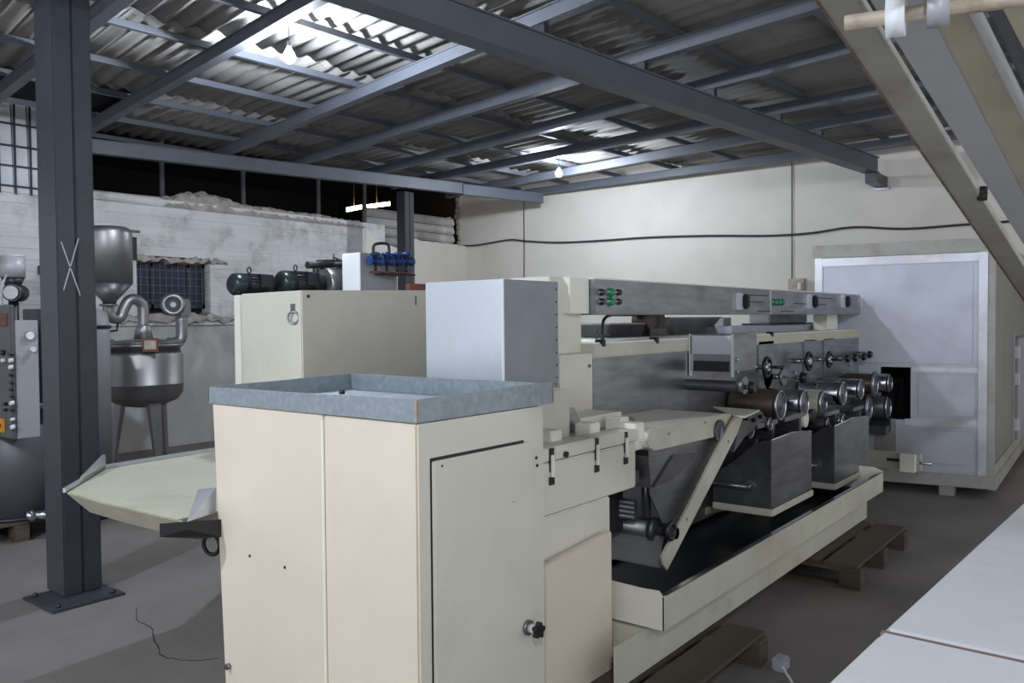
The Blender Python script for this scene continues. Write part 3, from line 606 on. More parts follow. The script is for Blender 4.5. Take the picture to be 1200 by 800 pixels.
# ---- wash bins
def bin_(rt, rb, rt2, rb2, lt, lb2, Xr):
    A = at(*rt, X=Xr); B = at(*rb, X=Xr); A2 = at(*rt2, X=Xr); B2 = at(*rb2, X=Xr); Yf = (A.y+B.y)/2
    L1 = at(*lt, Y=Yf); L2 = at(*lb2, Y=Yf)
    z0 = max(TZ0+.05, min(B.z, B2.z))
    b = NB(); m_ = (A+A2)/2+ZV*.018
    prism(b, [(Xr, Yf, z0), (Xr, B2.y, z0), (Xr, B2.y, A2.z), (Xr, m_.y, m_.z), (Xr, Yf, A.z)], (-.006, 0, 0)); o = O('wash_bin', b, 'steel', RM)
    Xl = min(L1.x, Xr-.35)
    b = NB(); n_ = 8; top = [(Xr-.007-(Xr-.007-Xl)*i/n_, Yf, A.z-.2*(1-math.cos(math.pi*i/n_))/2) for i in range(n_+1)]
    prism(b, [(Xr-.007, Yf, z0), (Xl, Yf, z0)][::-1]+top, (0, .005, 0)); O('bin_end', b, 'steel_dark', o)
    BX('bin_back', 'steel_dark', o, Xl, Xl+.006, Yf+.006, B2.y, z0, A.z-.2, 0); BX('bin_floor', 'steel_dark', o, Xl, Xr-.007, Yf+.006, B2.y, z0, z0+.006, 0)
    BX('bin_end', 'steel_dark', o, Xl+.007, Xr-.007, B2.y-.006, B2.y, z0+.007, A.z-.03, 0)
    BX('bin_rail', 'cream_dirty', o, Xl, Xr+.01, Yf-.015, Yf-.001, z0-.04, z0-.0); BX('bin_rail', 'cream_dirty', o, Xr+.001, Xr+.012, Yf, B2.y, z0-.04, z0+.0)
    b = NB(); tube(b, [Vector((Xr-.003, Yf, A.z)), Vector((Xr-.003, m_.y, m_.z)), Vector((Xr-.003, B2.y, A2.z))], .005, 6); O('bin_rim', b, 'chrome', o)
    CY('drain_tube', 'steel', o, (Xl-.05, Yf-.05, z0+.12), (Xr-.12, Yf-.05, z0+.12), .012, 10)
    p = (Xr-.12, Yf, z0+.12); CY('drain_pipe', 'steel', o, (p[0], Yf-.002, p[2]), (p[0]-.0, Yf-.06, p[2]), .012, 10); CY('drain_flange', 'steel', o, (p[0], Yf-.012, p[2]), (p[0], Yf-.0, p[2]), .035, 16)
    return o
bin_((903, 516), (905, 586), (951, 505), (951, 573), (850, 560), (840, 580), -1.72)
bin_((978, 499), (978, 563), (1018, 487), (1018, 546), (950, 510), (950, 557), -1.74)
b = NB(); p = at(831, 583, X=-1.9)
for (xa, ya4, xb, yb4) in ((826, 602, 900, 588), (952, 572, 978, 568)):
    p = at(xa, ya4, Z=TZ0+.06); q = at(xb, yb4, Z=TZ0+.06); d = (q-p).cross(ZV).normalized()*.01; hexa(b, [p-d, p+d, q+d, q-d], [v+ZV*.04 for v in (p-d, p+d, q+d, q-d)])
O('support_bar', b, 'cream_dirty', RM)
# steel trays and blocks below the rollers, fill the gap between body and bins
BX('inner_housing', 'steel_dark', RM, XB+.005, XB+.12, 4.9, 7.7, .5, .95); 
for x0, y0, x1, y1, X_ in ((920, 489, 943, 510, -1.86), (888, 497, 912, 515, -1.86), (967, 484, 984, 500, -1.9), (1000, 478, 1012, 500, -1.95)):
    p = at(x0, y0, X=X_); q = at(x1, y0, X=X_); BX('roller_tray', 'steel', RM, X_, XB+.01, p.y, q.y, p.z-.03, p.z, .004); BX('tray_bracket', 'steel_dark', RM, X_-.02, XB+.01, q.y-.05, q.y, at(x1, y1, X=X_).z, p.z-.03, .004)
p = at(950, 488, X=-1.87); 
for dy, m_ in ((0, 'cream_pale'), (.16, 'black')): CY('bearing_block', m_, RM, (XB, p.y+dy, p.z-.02), (-1.9, p.y+dy, p.z-.02), .055, 20)
# belt rising into the oven
pa = at(1040, 500, X=-1.95); pb = Vector((-1.95, 8.35, at(1052, 452, X=-1.95).z))
b = NB(); hexa(b, [(-2.3, pa.y, pa.z-.05), (-1.93, pa.y, pa.z-.05), (-1.93, pb.y, pb.z-.12), (-2.3, pb.y, pb.z-.12)], [(-2.3, pa.y, pa.z+.1), (-1.93, pa.y, pa.z+.1), (-1.93, pb.y, pb.z+.08), (-2.3, pb.y, pb.z+.08)]); O('outfeed_belt', b, 'iron', RM)
BX('belt_end_block', 'steel_dark', RM, -1.93, -2.2, pa.y-.15, pa.y+.12, pa.z-.06, pa.z+.02)
# cream bar with clamp low between machine and oven
pa = at(1018, 532, X=-1.78); yb5 = 8.08
bar_ = BX('low_beam', 'cream_dirty', RM, -1.84, -2.3, 6.5, 7.0, pa.z-.07, pa.z+.03)
pz = at(1050, 535, Y=7.75)
q0 = at(1019, 534, Y=7.6); q1 = at(1079, 534, Y=7.6)
BX('low_rail', 'cream_dirty', RM, q0.x-.3, q1.x, 7.6, 7.66, q0.z-.09, q0.z+.05, .003); q2 = at(1058, 541, Y=7.55); q3 = at(1070, 541, Y=7.55)
cl_ = BX('clamp_block', 'cream_pale', RM, q2.x-.02, q3.x+.02, 7.52, 7.58, q2.z-.08, q2.z+.07, .004); CY('clamp_screw', 'chrome', cl_, (q3.x-.02, 7.57, q2.z+.0), (q3.x+.14, 7.57, q2.z+.0), .012, 8); BX('rail_slot', 'iron', RM, q2.x-.14, q2.x-.02, 7.597, 7.6, q2.z-.01, q2.z+.015, 0)
BX('rail_leg', 'cream_dirty', RM, q0.x-.2, q0.x-.12, 7.61, 7.65, 0, q0.z-.09)
# support frame continuing to the end of the body
BX('end_frame', 'steel_dark', RM, -2.25, -2.95, 6.25, 8.0, .0, .35)

# ================================================================== INFEED UNIT (cream conveyor, diagonal plate, pegs block)
IU = thing('infeed_conveyor', 'cream belt conveyor with rounded nose above the black-lined trough', 'conveyor', (-1.95, 3.4, .5))
XC = -1.80
pl = at(769, 502, X=XC); pr_ = at(880, 479, X=XC); nose = at(758, 512, X=XC)
top0 = at(769, 500, X=XC); top1 = at(852, 484, X=XC)
# rounded-end side profile in the plane X=XC
def PX(pts, X): return [at(x, y, X=X) for x, y in pts]
side = PX([(766, 528), (759, 524), (756.5, 516), (758, 508), (764, 503), (800, 494.5), (850, 484.5), (858, 485), (862, 490), (861, 500), (855, 508), (835, 512), (800, 520)], XC)
b = NB(); prism(b, side, (-.48, 0, 0)); O('conveyor_body', b, 'cream_pale', IU, .006)
b = NB(); prism(b, [p+XV*.001 for p in side], (.006, 0, 0)); sp_ = O('side_cover', b, 'cream_dirty', IU, .002)
for x, y in ((783, 508), (826, 495)): p = at(x, y, X=XC+.007); CY('screw', 'chrome', sp_, p, p+XV*.006, .007, 8)
p = at(842, 505, X=XC+.007); CY('motor_drum', 'steel_dark', sp_, p-XV*.002, p+XV*.012, .06, 20); b = NB(); q = p+XV*.014; prism(b, [q+Vector((0, -.02, -.045)), q+Vector((0, .02, -.045)), q+Vector((0, .0, .03))], (.006, 0, 0)); O('drum_mark', b, 'galv', sp_)
# side plate (stainless) and diagonal cream plate
b = NB(); prism(b, PX([(760, 522), (862, 500), (836, 560), (800, 618), (776, 612), (762, 580)], XC-.03), (-.006, 0, 0)); O('side_plate', b, 'steel', IU)
b = NB(); prism(b, PX([(862, 487), (872, 486), (864, 508), (782, 668), (778, 662), (776, 652), (800, 607), (850, 507)], XC+.03), (-.012, 0, 0)); dg = O('diagonal_plate', b, 'cream_dirty', IU)
for x, y in ((853, 517), (804, 608)): p = at(x, y, X=XC+.03); CY('screw', 'chrome', dg, p, p+XV*.006, .007, 8)
# top table plate right of the conveyor and its underside, dark steel with shadow put into the colour
b = NB(); pts = [at(834, 475, Z=1.045), at(891, 479, Z=1.045), at(872, 485, Z=1.045), at(862, 486, Z=1.045)]
zt_ = at(862, 486, X=XC+.03).z
tp = [at(x, y, Z=zt_+.003) for x, y in ((836, 476), (890, 480), (873, 488), (858, 485))]; prism(b, tp, (0, 0, -.008)); O('table_plate', b, 'cream_pale', IU)
b = NB(); prism(b, PX([(873, 487), (892, 481), (897, 490), (888, 497), (872, 513), (860, 530), (864, 508)], XC-.0), (-.02, 0, 0)); O('curved_bracket', b, 'steel_dark', IU)
for x, y in ((873, 490), (882, 492), (890, 488)): p = at(x, y, X=XC); CY('bolt', 'iron', IU, p, p+XV*.02, .012, 10)
# curved slide sheet and lower roller
b = NB(); P1 = PX([(718, 612), (722, 622)], -2.0)
n_ = 8; prev = None; up = at(786, 614, X=XC-.02); lo = at(776, 666, X=XC-.02)
for i in range(n_+1):
    t = i/n_; p = up.lerp(lo, t); bow = math.sin(math.pi*t)*.05; p = p+Vector((0, -bow, -.0)); row = [b.verts.new(p), b.verts.new(p+Vector((-.55, 0, 0)))]
    if prev: f = b.faces.new((prev[0], prev[1], row[1], row[0])); f.smooth = True
    prev = row
bmesh.ops.solidify(b, geom=b.faces[:], thickness=.004); O('slide_sheet', b, 'conv', IU)
p = at(764, 620, X=XC-.10); r = .05
rr = CY('lower_roller', 'tank', IU, (p.x-.5, p.y, p.z), (p.x, p.y, p.z), r, 20); CY('roller_collar', 'steel_dark', rr, (p.x, p.y, p.z), (p.x+.03, p.y, p.z), .06, 20); CY('roller_shaft', 'steel_dark', rr, (p.x+.03, p.y, p.z), (XC+.03, p.y, p.z), .028, 16)
b = NB(); pk = at(786, 622, X=XC+.05); torus(b, pk, (1, 0, 0), .036, .012, 24, 8); kk = O('ring_knob', b, 'black', IU); CY('knob_face', 'iron', kk, pk-XV*.03, pk+XV*.003, .032, 20)
# chute (dark hopper sheets) under the conveyor
b = NB(); ch = PX([(760, 535), (812, 530), (775, 570), (763, 572)], XC+.0); prism(b, ch, (-.35, 0, 0)); O('chute', b, 'steel', IU)
b = NB(); ch = PX([(790, 533), (815, 531), (812, 540), (788, 562), (766, 571)], XC+.012); prism(b, ch, (-.010, 0, 0)); O('chute_flap', b, 'steel_dark', IU)
p = at(757, 560, X=XC-.1); CY('round_post', 'steel', IU, (p.x, p.y, at(757, 605, X=XC-.1).z), (p.x, p.y, at(757, 545, X=XC-.1).z), .022, 16); CY('post_cap', 'iron', IU, (p.x, p.y, at(757, 545, X=XC-.1).z), (p.x, p.y, at(757, 535, X=XC-.1).z), .036, 16)
for i in range(4):
    q = at(745, 590+i*5.5, X=XC-.12); CY('motor_rib', 'steel_dark', IU, (q.x-.4, q.y, q.z), (q.x, q.y, q.z), .016, 10)
BX('motor_block', 'iron', IU, XC-.2, XC-.6, at(735, 610, X=XC-.15).y-.1, at(735, 610, X=XC-.15).y+.05, .6, .82)
# strut legs so the unit stands
BX('leg', 'cream_dirty', IU, -2.3, -2.24, 3.2, 3.27, .345, 1.0); BX('leg', 'cream_dirty', IU, -2.3, -2.24, 4.0, 4.06, .345, 1.0)
BX('cross_bar', 'steel_dark', IU, -2.3, XC-.04, 3.2, 3.27, .86, .92)

# ---- peg block (dough-divider-like cream block)
XP = -1.83
PB = thing('feed_block', 'cream feed head with hinged pegs and slots behind the front cabinet', 'machine', (-2.0, 2.8, .5))
ytA = at(629, 548, X=XP).y; ytB = at(745, 517, X=XP).y; yn = 2.50
zA = at(690, 531, X=XP).z
zl_ = at(716, 580, X=XP).z
BX('upper_body', 'cream', PB, XP, -2.35, yn, ytB, zl_, zA, .006)
BX('lower_body', 'cream', PB, XP-.004, -2.35, yn, at(716, 600, X=XP).y, .36, zl_-.004, .006)
cuts = [(629, 643), (649, 697), (700, 732), (735, 748)]
for a_, c_ in cuts:
    p = at(a_, 530, X=XP); q = at(c_, 530, X=XP); BX('lid_bar', 'cream', PB, XP+.004, XP-.10, max(p.y, yn), q.y, zA+.005, zA+.058, .005)
BX('lid_plate', 'cream_pale', PB, XP-.1, -2.35, yn, ytB, zA+.002, zA+.04, .004)
pe_ = at(745, 530, X=XP).y; BX('end_plate', 'cream_pale', PB, XP-.0, -1.95, pe_, pe_+.08, zA-.04, zA+.08, .005)
for x in (646, 699, 733):
    p = at(x, 540, X=XP); BX('slot_channel', 'iron', PB, XP, XP+.004, p.y-.014, p.y+.014, zA-.035, zA+.055, 0)
    BX('peg', 'cream_pale', PB, XP+.004, XP+.014, p.y-.010, p.y+.006, zA-.055, zA+.03, .002); BX('peg_hole', 'black', PB, XP+.001, XP+.006, p.y-.018, p.y+.014, zA-.085, zA-.055, 0)
for x in (641, 687, 722):
    p = at(x, 512, X=XP-.12); BX('hinge_block', 'cream_pale', PB, XP-.08, XP-.16, p.y-.03, p.y+.05, zA+.04, zA+.10, .004)
for x, y in ((629, 538), (660, 532)): p = at(x+2, y, X=XP+.004); CY('stud', 'iron', PB, p, p+XV*.012, .012, 8)
p = at(722, 505, X=XP-.1); CY('hinge_pin', 'steel', PB, (XP-.1, p.y+.02, zA+.075), (XP-.1, p.y+.14, zA+.075), .016, 10)
# raised boxes behind
g0 = at(668, 480, X=-2.0); BX('raised_box', 'cream_pale', PB, -2.02, -2.3, at(680, 500, X=-2.02).y, at(729, 490, X=-2.02).y, zA+.04, at(700, 487, X=-2.02).z, .005)
BX('base_pedestal', 'cream', PB, -2.0, -2.66, 2.60, at(668, 470, X=-2.0).y, .36, at(650, 458, X=-2.0).z, .005, label='cream pedestal under the aluminium box')
p = at(669, 492, X=-2.02); CY('steel_disc', 'steel', PB, (-2.03, p.y-.0, p.z), (-2.02, p.y, p.z), .055, 24)
# leaning cream cover panel
PN = thing('cover_panel', 'flat cream cover panel leaning low beside the front cabinet', 'panel', (-1.72, 2.6, .15))
XQ = -1.785
b = NB(); pp = [at(717, 800, X=XQ), at(717.5, 622, X=XQ), at(640, 664, X=XQ), at(634, 800, X=XQ)]
yq0, yq1 = 2.47, at(717, 640, X=XQ).y; zq1 = at(717, 622, X=XQ).z; zq0 = at(629, 669, X=XQ).z; yq_ = at(629, 669, X=XQ).y
sl = (zq1-zq0)/(yq1-yq_)
prism(b, [(XQ, yq1, .0), (XQ, yq1, zq1), (XQ, yq0, zq0+sl*(yq0-yq_)), (XQ, yq0, .0)], (-.03, 0, 0)); O('panel_sheet', b, 'cream_warm', PN, .004)
# ================================================================== FRONT CABINET
FX, FXL, FY, FYB, FZ = -1.79, -2.905, 1.81, 2.46, 1.285
FC = thing('control_cabinet', 'cream painted metal cabinet in the foreground carrying a galvanised tray', 'cabinet', ((FX+FXL)/2, 2.1, 0))
xs = at(381, 600, Y=FY).x
xbl = at(262, 800, Y=FY).x
b = NB(); hexa(b, [(xs, FY, 0), (xbl+.02, FY, 0), (xbl+.02, FYB, 0), (xs, FYB, 0)], [(xs, FY, FZ), (FXL, FY, FZ), (FXL, FYB, FZ), (xs, FYB, FZ)]); O('left_housing', b, 'cream_warm', FC, .006)
BX('right_housing', 'cream_warm', FC, xs+.003, FX, FY-.004, FYB, 0, FZ-.004, .006)
BX('edge_strip', 'cream_pale', FC, xs-.004, xs+.006, FY-.010, FY-.002, 0, FZ-.02, .002)
# right side frame and door
def onr(x, y): return at(x, y, X=FX)
dY0 = onr(504, 600).y; dY1 = onr(619, 600).y; dz = (onr(503, 537).z+onr(617, 520).z)/2
BX('side_panel', 'cream', FC, FX+.001, FX+.004, FY+.0, FYB, .0, FZ-.004, 0)
BX('door_gap_shadow', 'black', FC, FX+.004, FX+.0055, dY0-.003, dY1-.03, .055, dz+.009, 0)  # black sheet in the gap, paints the thin shadow line round the door
door = BX('door', 'cream', FC, FX+.0055, FX+.022, dY0, dY1, .06, dz, .004)
pk = onr(612, 733); pk = Vector((FX+.022, pk.y, pk.z)); kb = CY('lock_rosette', 'steel', door, pk, pk+XV*.012, .027, 20); CY('lock_stem', 'white', door, pk+XV*.012, pk+XV*.04, .017, 12)
b = NB(); n = 10
for k in range(1): 
    pts = []
    for i in range(20): a_ = i*math.pi/10; r = .030 if i % 4 in (0, 1) else .021; pts.append(pk+Vector((.04, math.cos(a_)*r, math.sin(a_)*r)))
    prism(b, pts, (.022, 0, 0))
O('star_knob', b, 'black', door, .002)
for x, y, r in ((512, 545, .004), (596, 587, .002)): p = onr(x, y); CY('rivet', 'iron', door, Vector((FX+.021, p.y, p.z)), Vector((FX+.0235, p.y, p.z)), r, 8)
for x, y in ((320, 651), (334, 664), (293, 651)):
    p = at(x, y, Y=FY)
for x, y in ((293, 651), (334, 664.5)): p = at(x, y, Y=FY); CY('drilled_hole', 'black', FC, p-YV*.001, p-YV*.0025, .0055, 10)
p = at(269, 780, Y=FY); lt = CY('latch', 'steel', FC, p, p-YV*.014, .012, 12); CY('latch_nut', 'steel_dark', lt, p-YV*.014+XV*.004, p-YV*.022+XV*.004, .007, 6)
for x, y in ((627, 536), (628, 545)): p = onr(x, y); CY('rivet', 'iron', FC, Vector((FX+.004, p.y, p.z)), Vector((FX+.008, p.y, p.z)), .006, 8)
# galvanised tray on top
GT = thing('galvanised_tray', 'shallow galvanised steel tray with turned-up edges on the front cabinet', 'tray', ((FX+FXL)/2, 2.13, FZ))
gx0, gx1, gy0, gy1 = FXL-.012, FX+.006, FY-.008, FYB+.06
BX('tray_floor', 'galv', GT, gx0, gx1, gy0, gy1, FZ, FZ+.004, 0)
th = .066
def wallp(a, c, ha_, hb2, inn):
    b = NB(); a = Vector(a); c = Vector(c); i_ = Vector(inn)*.004; n = 8; lo = []; 
    for k in range(n):
        p = a.lerp(c, k/n); q = a.lerp(c, (k+1)/n); h0 = ha_+(hb2-ha_)*k/n+.001*math.sin(k*1.3); h1 = ha_+(hb2-ha_)*(k+1)/n+.001*math.sin((k+1)*1.3)
        hexa(b, [p, q, q+i_, p+i_], [p+ZV*h0, q+ZV*h1, q+i_+ZV*h1, p+i_+ZV*h0])
    O('tray_wall', b, 'galv', GT)
z_ = FZ+.004
wallp((gx0, gy0, z_), (gx1, gy0, z_), .058, .068, (0, 1, 0)); wallp((gx1, gy0, z_), (gx1, gy1, z_), .068, .078, (-1, 0, 0)); wallp((gx0, gy1, z_), (gx1, gy1, z_), .07, .07, (0, -1, 0)); wallp((gx0, gy0, z_), (gx0, gy1, z_), .058, .07, (1, 0, 0))
for cx_, cy_ in ((gx1, gy0), (gx1, gy1), (gx0, gy1)): BX('corner_tab', 'rust', GT, cx_-.008, cx_+.002, cy_-.002, cy_+.008, z_, z_+.068, .001)
sq = thing('white_board', 'flat pale square board lying inside the galvanised tray', 'board', ((FX+FXL)/2, 2.2, z_))
BX('board_sheet', 'oven', sq, FXL+.42, FX-.12, FY+.22, FYB-.04, z_, z_+.006)
p = at(401, 457, Z=FZ+.02); tag(CY('bolt_nut', 'black', None, (p.x, p.y, z_), (p.x, p.y, z_+.018), .012, 6), 'small black nut lying in the galvanised tray', 'nut')

# ================================================================== ALUMINIUM BOX on the pedestal
AX0 = at(499, 400, Y=2.75).x
AB = thing('aluminium_box', 'upright bright aluminium box with riveted edges on the cream pedestal', 'box', (-2.43, 2.97, 1.28))
pzb = 1.285
b = NB(); box(b, AX0, -2.2, 2.75, 3.15, pzb, 1.772); O('box_shell', b, 'alu', AB, .003)
BX('edge_fold', 'white', AB, -2.206, -2.196, 2.744, 2.754, pzb, 1.774, .001); BX('riveted_side', 'alu_side', AB, -2.199, -2.196, 2.756, 3.15, pzb, 1.771, 0, label='riveted side sheet with its shade put into the colour')
for i in range(8): CY('rivet', 'iron', AB, (-2.197, 3.135, 1.33+i*.058), (-2.193, 3.135, 1.33+i*.058), .004, 6)
for i in range(4): CY('rivet', 'iron', AB, (-2.197, 3.07+i*.02, 1.30), (-2.193, 3.07+i*.02, 1.30), .003, 6)
BX('support_shelf', 'cream', PB, -2.19, AX0, 2.72, 3.15, pzb-.03, pzb-.002)
BX('support_leg', 'cream', PB, -2.66, -2.3, 2.75, 3.15, .36, pzb-.03)

# ================================================================== SECOND CREAM CABINET (behind, left)
c2 = at(353, 340, X=-3.85); cx2 = c2.x; cy2 = c2.y; z2_ = c2.z
K2 = thing('electrical_cabinet', 'large cream cabinet behind the galvanised tray with a lifting ring', 'cabinet', (cx2-.5, cy2+.9, 0))
xl2 = at(283, 400, Y=cy2).x; xl3 = at(273, 400, Y=cy2).x; yr2 = 4.9; zr2 = at(498, 340, X=cx2).z; yrr = at(498, 340, X=cx2).y; sl = (zr2-z2_)/(yrr-cy2); zle = at(277, 346, Y=cy2).z
b = NB(); hexa(b, [(cx2, cy2, 0), (xl2, cy2, 0), (xl2, yr2, 0), (cx2, yr2, 0)], [(cx2, cy2, z2_), (xl2, cy2, z2_-.006), (xl2, yr2, z2_+sl*(yr2-cy2)-.006), (cx2, yr2, z2_+sl*(yr2-cy2))]); O('cabinet_shell', b, 'cream', K2, .006)
BX('side_flange', 'cream_pale', K2, xl3, xl2-.022, cy2+.01, yr2, 0, z2_-.012, .004)
p = at(343, 362, Y=cy2-.004); BX('ring_tab', 'steel', K2, p.x-.02, p.x+.02, cy2-.006, cy2, p.z-.01, p.z+.03, .001); b = NB(); torus(b, at(344, 372, Y=cy2-.01), (.5, -1, 0), .034, .007, 24, 8); O('lifting_ring', b, 'steel', K2)
p = at(487, 352, X=cx2); BX('keyhole_slot', 'black', K2, cx2+.001, cx2+.003, p.y-.004, p.y+.004, p.z-.03, p.z+.03, 0)
p = at(361, 347, X=cx2); CY('bolt', 'iron', K2, p, p+XV*.006, .010, 8)
# machinery behind it
B2 = thing('pump_bench', 'low dark machine bench hidden behind the second cream cabinet', 'bench', (-5.6, 5.0, 0))
BX('bench_top', 'steel_dark', B2, -6.4, -5.3, 4.6, 8.2, 1.45, 1.55); 
for sx in (-6.3, -5.4):
    for sy in (4.7, 8.0): BX('leg', 'iron', B2, sx, sx+.08, sy, sy+.08, 0, 1.45)
def motor(lb, xc, yc, rpx, X_, L_):
    p = at(xc, yc, X=X_); r = rpx*depth(p)/970; t = thing('electric_motor', lb, 'motor', (X_, p.y+L_/2, p.z-r))
    c = Vector((X_, p.y, p.z))
    b = NB(); lathe(b, c, [(r*.75, 0), (r*.96, .02), (r, .05), (r, .12)], 28, (0, 1, 0)); O('fan_cover', b, 'motor', t); b = NB(); lathe(b, c-YV*.002, [(r*.5, 0), (r*.55, .012)], 20, (0, 1, 0)); O('fan_grille', b, 'black', t)
    b = NB(); lathe(b, c, [(r*.9, .121), (r*.9, L_*.7)], 28, (0, 1, 0))
    for k in range(20):
        a_ = k*math.pi/10; q = Vector((math.cos(a_), 0, math.sin(a_))); s = Vector((-q.z, 0, q.x))*.004; hexa(b, [c+q*r*.88+YV*.13-s, c+q*r*.88+YV*.13+s, c+q*r*.88+YV*L_*.68+s, c+q*r*.88+YV*L_*.68-s], [c+q*r+YV*.13-s, c+q*r+YV*.13+s, c+q*r+YV*L_*.68+s, c+q*r+YV*L_*.68-s])
    O('finned_body', b, 'iron', t); b = NB(); lathe(b, c, [(r*.75, L_*.7+.001), (r*1.0, L_*.72), (r*1.0, L_*.8), (r*.7, L_)], 28, (0, 1, 0)); O('flange', b, 'iron', t)
    BX('terminal_box', 'black', t, X_+r*.6, X_+r*1.1, c.y+.2, c.y+.32, c.z-.02, c.z+.08)
    b = NB(); torus(b, c+Vector((0, .16, r+.025)), (1, .3, 0), .022, .006, 16, 6); cyl(b, c+Vector((0, .16, r-.01)), c+Vector((0, .16, r+.006)), .008, 8); O('eye_bolt', b, 'iron', t)
    BX('foot', 'iron', t, X_-.08, X_+.08, c.y+.15, c.y+L_*.6, 1.55, c.z-r*.8)
    return c, r
m1 = motor('dark motor with eye bolt, left of the two above the cream cabinet', 271, 333, 13.5, -5.6, .40)
m2 = motor('dark motor with bright rim, right of the two above the cream cabinet', 327, 331, 14.5, -5.5, .42)
gb = thing('gear_drum', 'dull steel flanged drum right of the second motor', 'gearbox', (-5.5, 7.1, 1.55))
c = m2[0]; 
b = NB(); lathe(b, c, [(.12, .43), (.14, .44), (.14, .60), (.12, .61)], 28, (0, 1, 0)); O('drum', b, 'steel', gb); b = NB(); lathe(b, c, [(.13, .62), (.16, .63), (.16, .70), (.13, .74), (.13, .95)], 28, (0, 1, 0)); O('drum_flange', b, 'tank', gb)
BX('drum_foot', 'iron', gb, c.x-.1, c.x+.1, c.y+.6, c.y+.9, 1.55, c.z-.1)
pb_ = thing('bracket_pipe', 'dark horizontal pipe carried above the gear drum', 'pipe', (-5.5, 7.3, 1.9))
p = at(360, 310.5, X=-5.5); q = at(401, 309, X=-5.5); b = NB(); cyl(b, p, q, .03, 12); O('pipe_body', b, 'iron', pb_)
for x in (368, 372): s = at(x, 312, X=-5.5); CY('pipe_stand', 'steel', pb_, s, (s.x, s.y, 1.62), .012, 8)
b = NB(); tube(b, [at(371, 305, X=-5.45), at(400, 304.5, X=-5.45)], .006, 6); cyl(b, at(391, 297, X=-5.45), at(391, 312, X=-5.45), .008, 6); cyl(b, at(391, 301, X=-5.45), at(401, 306, X=-5.45), .006, 6); O('rods', b, 'iron', pb_)
# white switch cabinet with blue valves
WX = -5.0; wc = at(422, 320, X=WX); wt = at(422, 295.5, X=WX).z
WCB = thing('white_switch_cabinet', 'white steel cabinet standing behind the cream one beside blue valves', 'cabinet', (WX-.2, wc.y+.3, 0))
wl_ = at(401, 320, Y=wc.y).x; wr_ = at(465, 320, X=WX).y; BX('cabinet_body', 'bag', WCB, wl_, WX-.003, wc.y, wr_, 0, wt, .004); BX('grey_side', 'panel_grey', WCB, WX-.002, WX, wc.y+.004, wr_, 0, wt-.002, 0, label='grey painted side sheet')
BX('cabinet_edge', 'white', WCB, WX-.004, WX+.003, wc.y-.003, wc.y+.006, 0, wt, 0)
bs = thing('valve_manifold', 'pipe manifold with red bases holding the blue valves', 'manifold', (WX+.1, wc.y+.4, 1.7))
zv = at(445, 320, X=WX+.08).z; BX('manifold_pipe', 'iron', bs, WX+.001, WX+.16, wc.y+.15, at(481, 320, X=WX+.1).y, zv-.012, zv, 0)
for i, x in enumerate((440, 453, 465, 476)):
    p = at(x, 306, X=WX+.1); r = 6.6*depth(p)/970
    names = ('leftmost', 'second from the left', 'third from the left', 'rightmost')
    t = thing('blue_valve', 'blue painted pump valve on the white cabinet side, %s of four' % names[i], 'valve', (p.x, p.y, zv))
    b = NB(); lathe(b, p-YV*.07, [(r*.8, 0), (r*.8, .02), (r*.55, .025), (r*.6, .07), (r*.55, .115), (r*.8, .12), (r*.8, .14)], 18, (0, 1, 0)); O('valve_body', b, 'blue', t)
    b = NB(); lathe(b, p, [(r*.5, -.02), (r*.5, r+.0), (r*.9, r+.002), (r*.9, r+.02), (r*.3, r+.03)], 16); O('valve_bonnet', b, 'blue', t)
    CY('stem', 'iron', t, (p.x, p.y, zv+.012), (p.x, p.y, p.z-r*.4), .012, 8); CY('base_ring', 'red', t, (p.x, p.y, zv), (p.x, p.y, zv+.014), .05, 14)
b = NB(); pts = [at(438, 300, X=WX+.12), at(438, 288, X=WX+.12), at(446, 285, X=WX+.12), at(455, 287, X=WX+.12), at(456, 299, X=WX+.12)]; tube(b, spline(pts, 5), .012, 8); tag(O('elbow_hose', b, 'iron', None, loc=pts[0]), 'dark looped hose on top of the blue valves', 'hose')
t = thing('brown_crate', 'small red-brown block seen between cabinet and aluminium box', 'crate', at(487, 338, X=-4.6)); p = at(481, 332, X=-4.6); q = at(500, 345, X=-4.6); BX('crate_body', 'red', t, -4.66, -4.6, p.y, q.y, 1.3, p.z); BX('crate_stand', 'iron', t, -4.65, -4.61, p.y+.02, q.y-.02, 0, 1.3)

# ================================================================== LEFT: side table (belt), kettle, tanks, panel
TB = thing('receiving_table', 'cream tapered table plate with chrome rim jutting left of the front cabinet', 'table', (-3.5, 2.2, .6))
zz = .85
outl = [at(77, 577, Z=zz), at(124, 549, Z=zz), Vector((-4.33, 2.9, zz)), Vector((-2.93, 2.9, zz)), Vector((-2.93, 1.68, zz)), at(218, 612, Z=zz), at(120, 589, Z=zz)]
b = NB(); lo = []
cen = Vector((-3.4, 2.35, zz))
hexa(b, [(p+(cen-p)*.12)-ZV*.10 for p in outl], outl); O('table_plate', b, 'belt', TB, .006)
b = NB(); rim = [outl[0], outl[1], outl[2]]
for a_, c_ in ((0, 1), (1, 2)):
    p, q = rim[a_], rim[c_]; n_ = (q-p).cross(ZV).normalized()*.012; hexa(b, [p-n_, p, q, q-n_], [v+ZV*.02 for v in (p-n_, p, q, q-n_)])
O('chrome_rim', b, 'alu', TB)
b = NB(); p = outl[0].lerp(outl[1], .35); q = outl[1]; prism(b, [p, q, q+ZV*.075, q+ZV*.08-(q-p)*.1, p+ZV*.03], Vector((-.002, -.002, 0))*1.0); O('rim_flap', b, 'alu', TB)
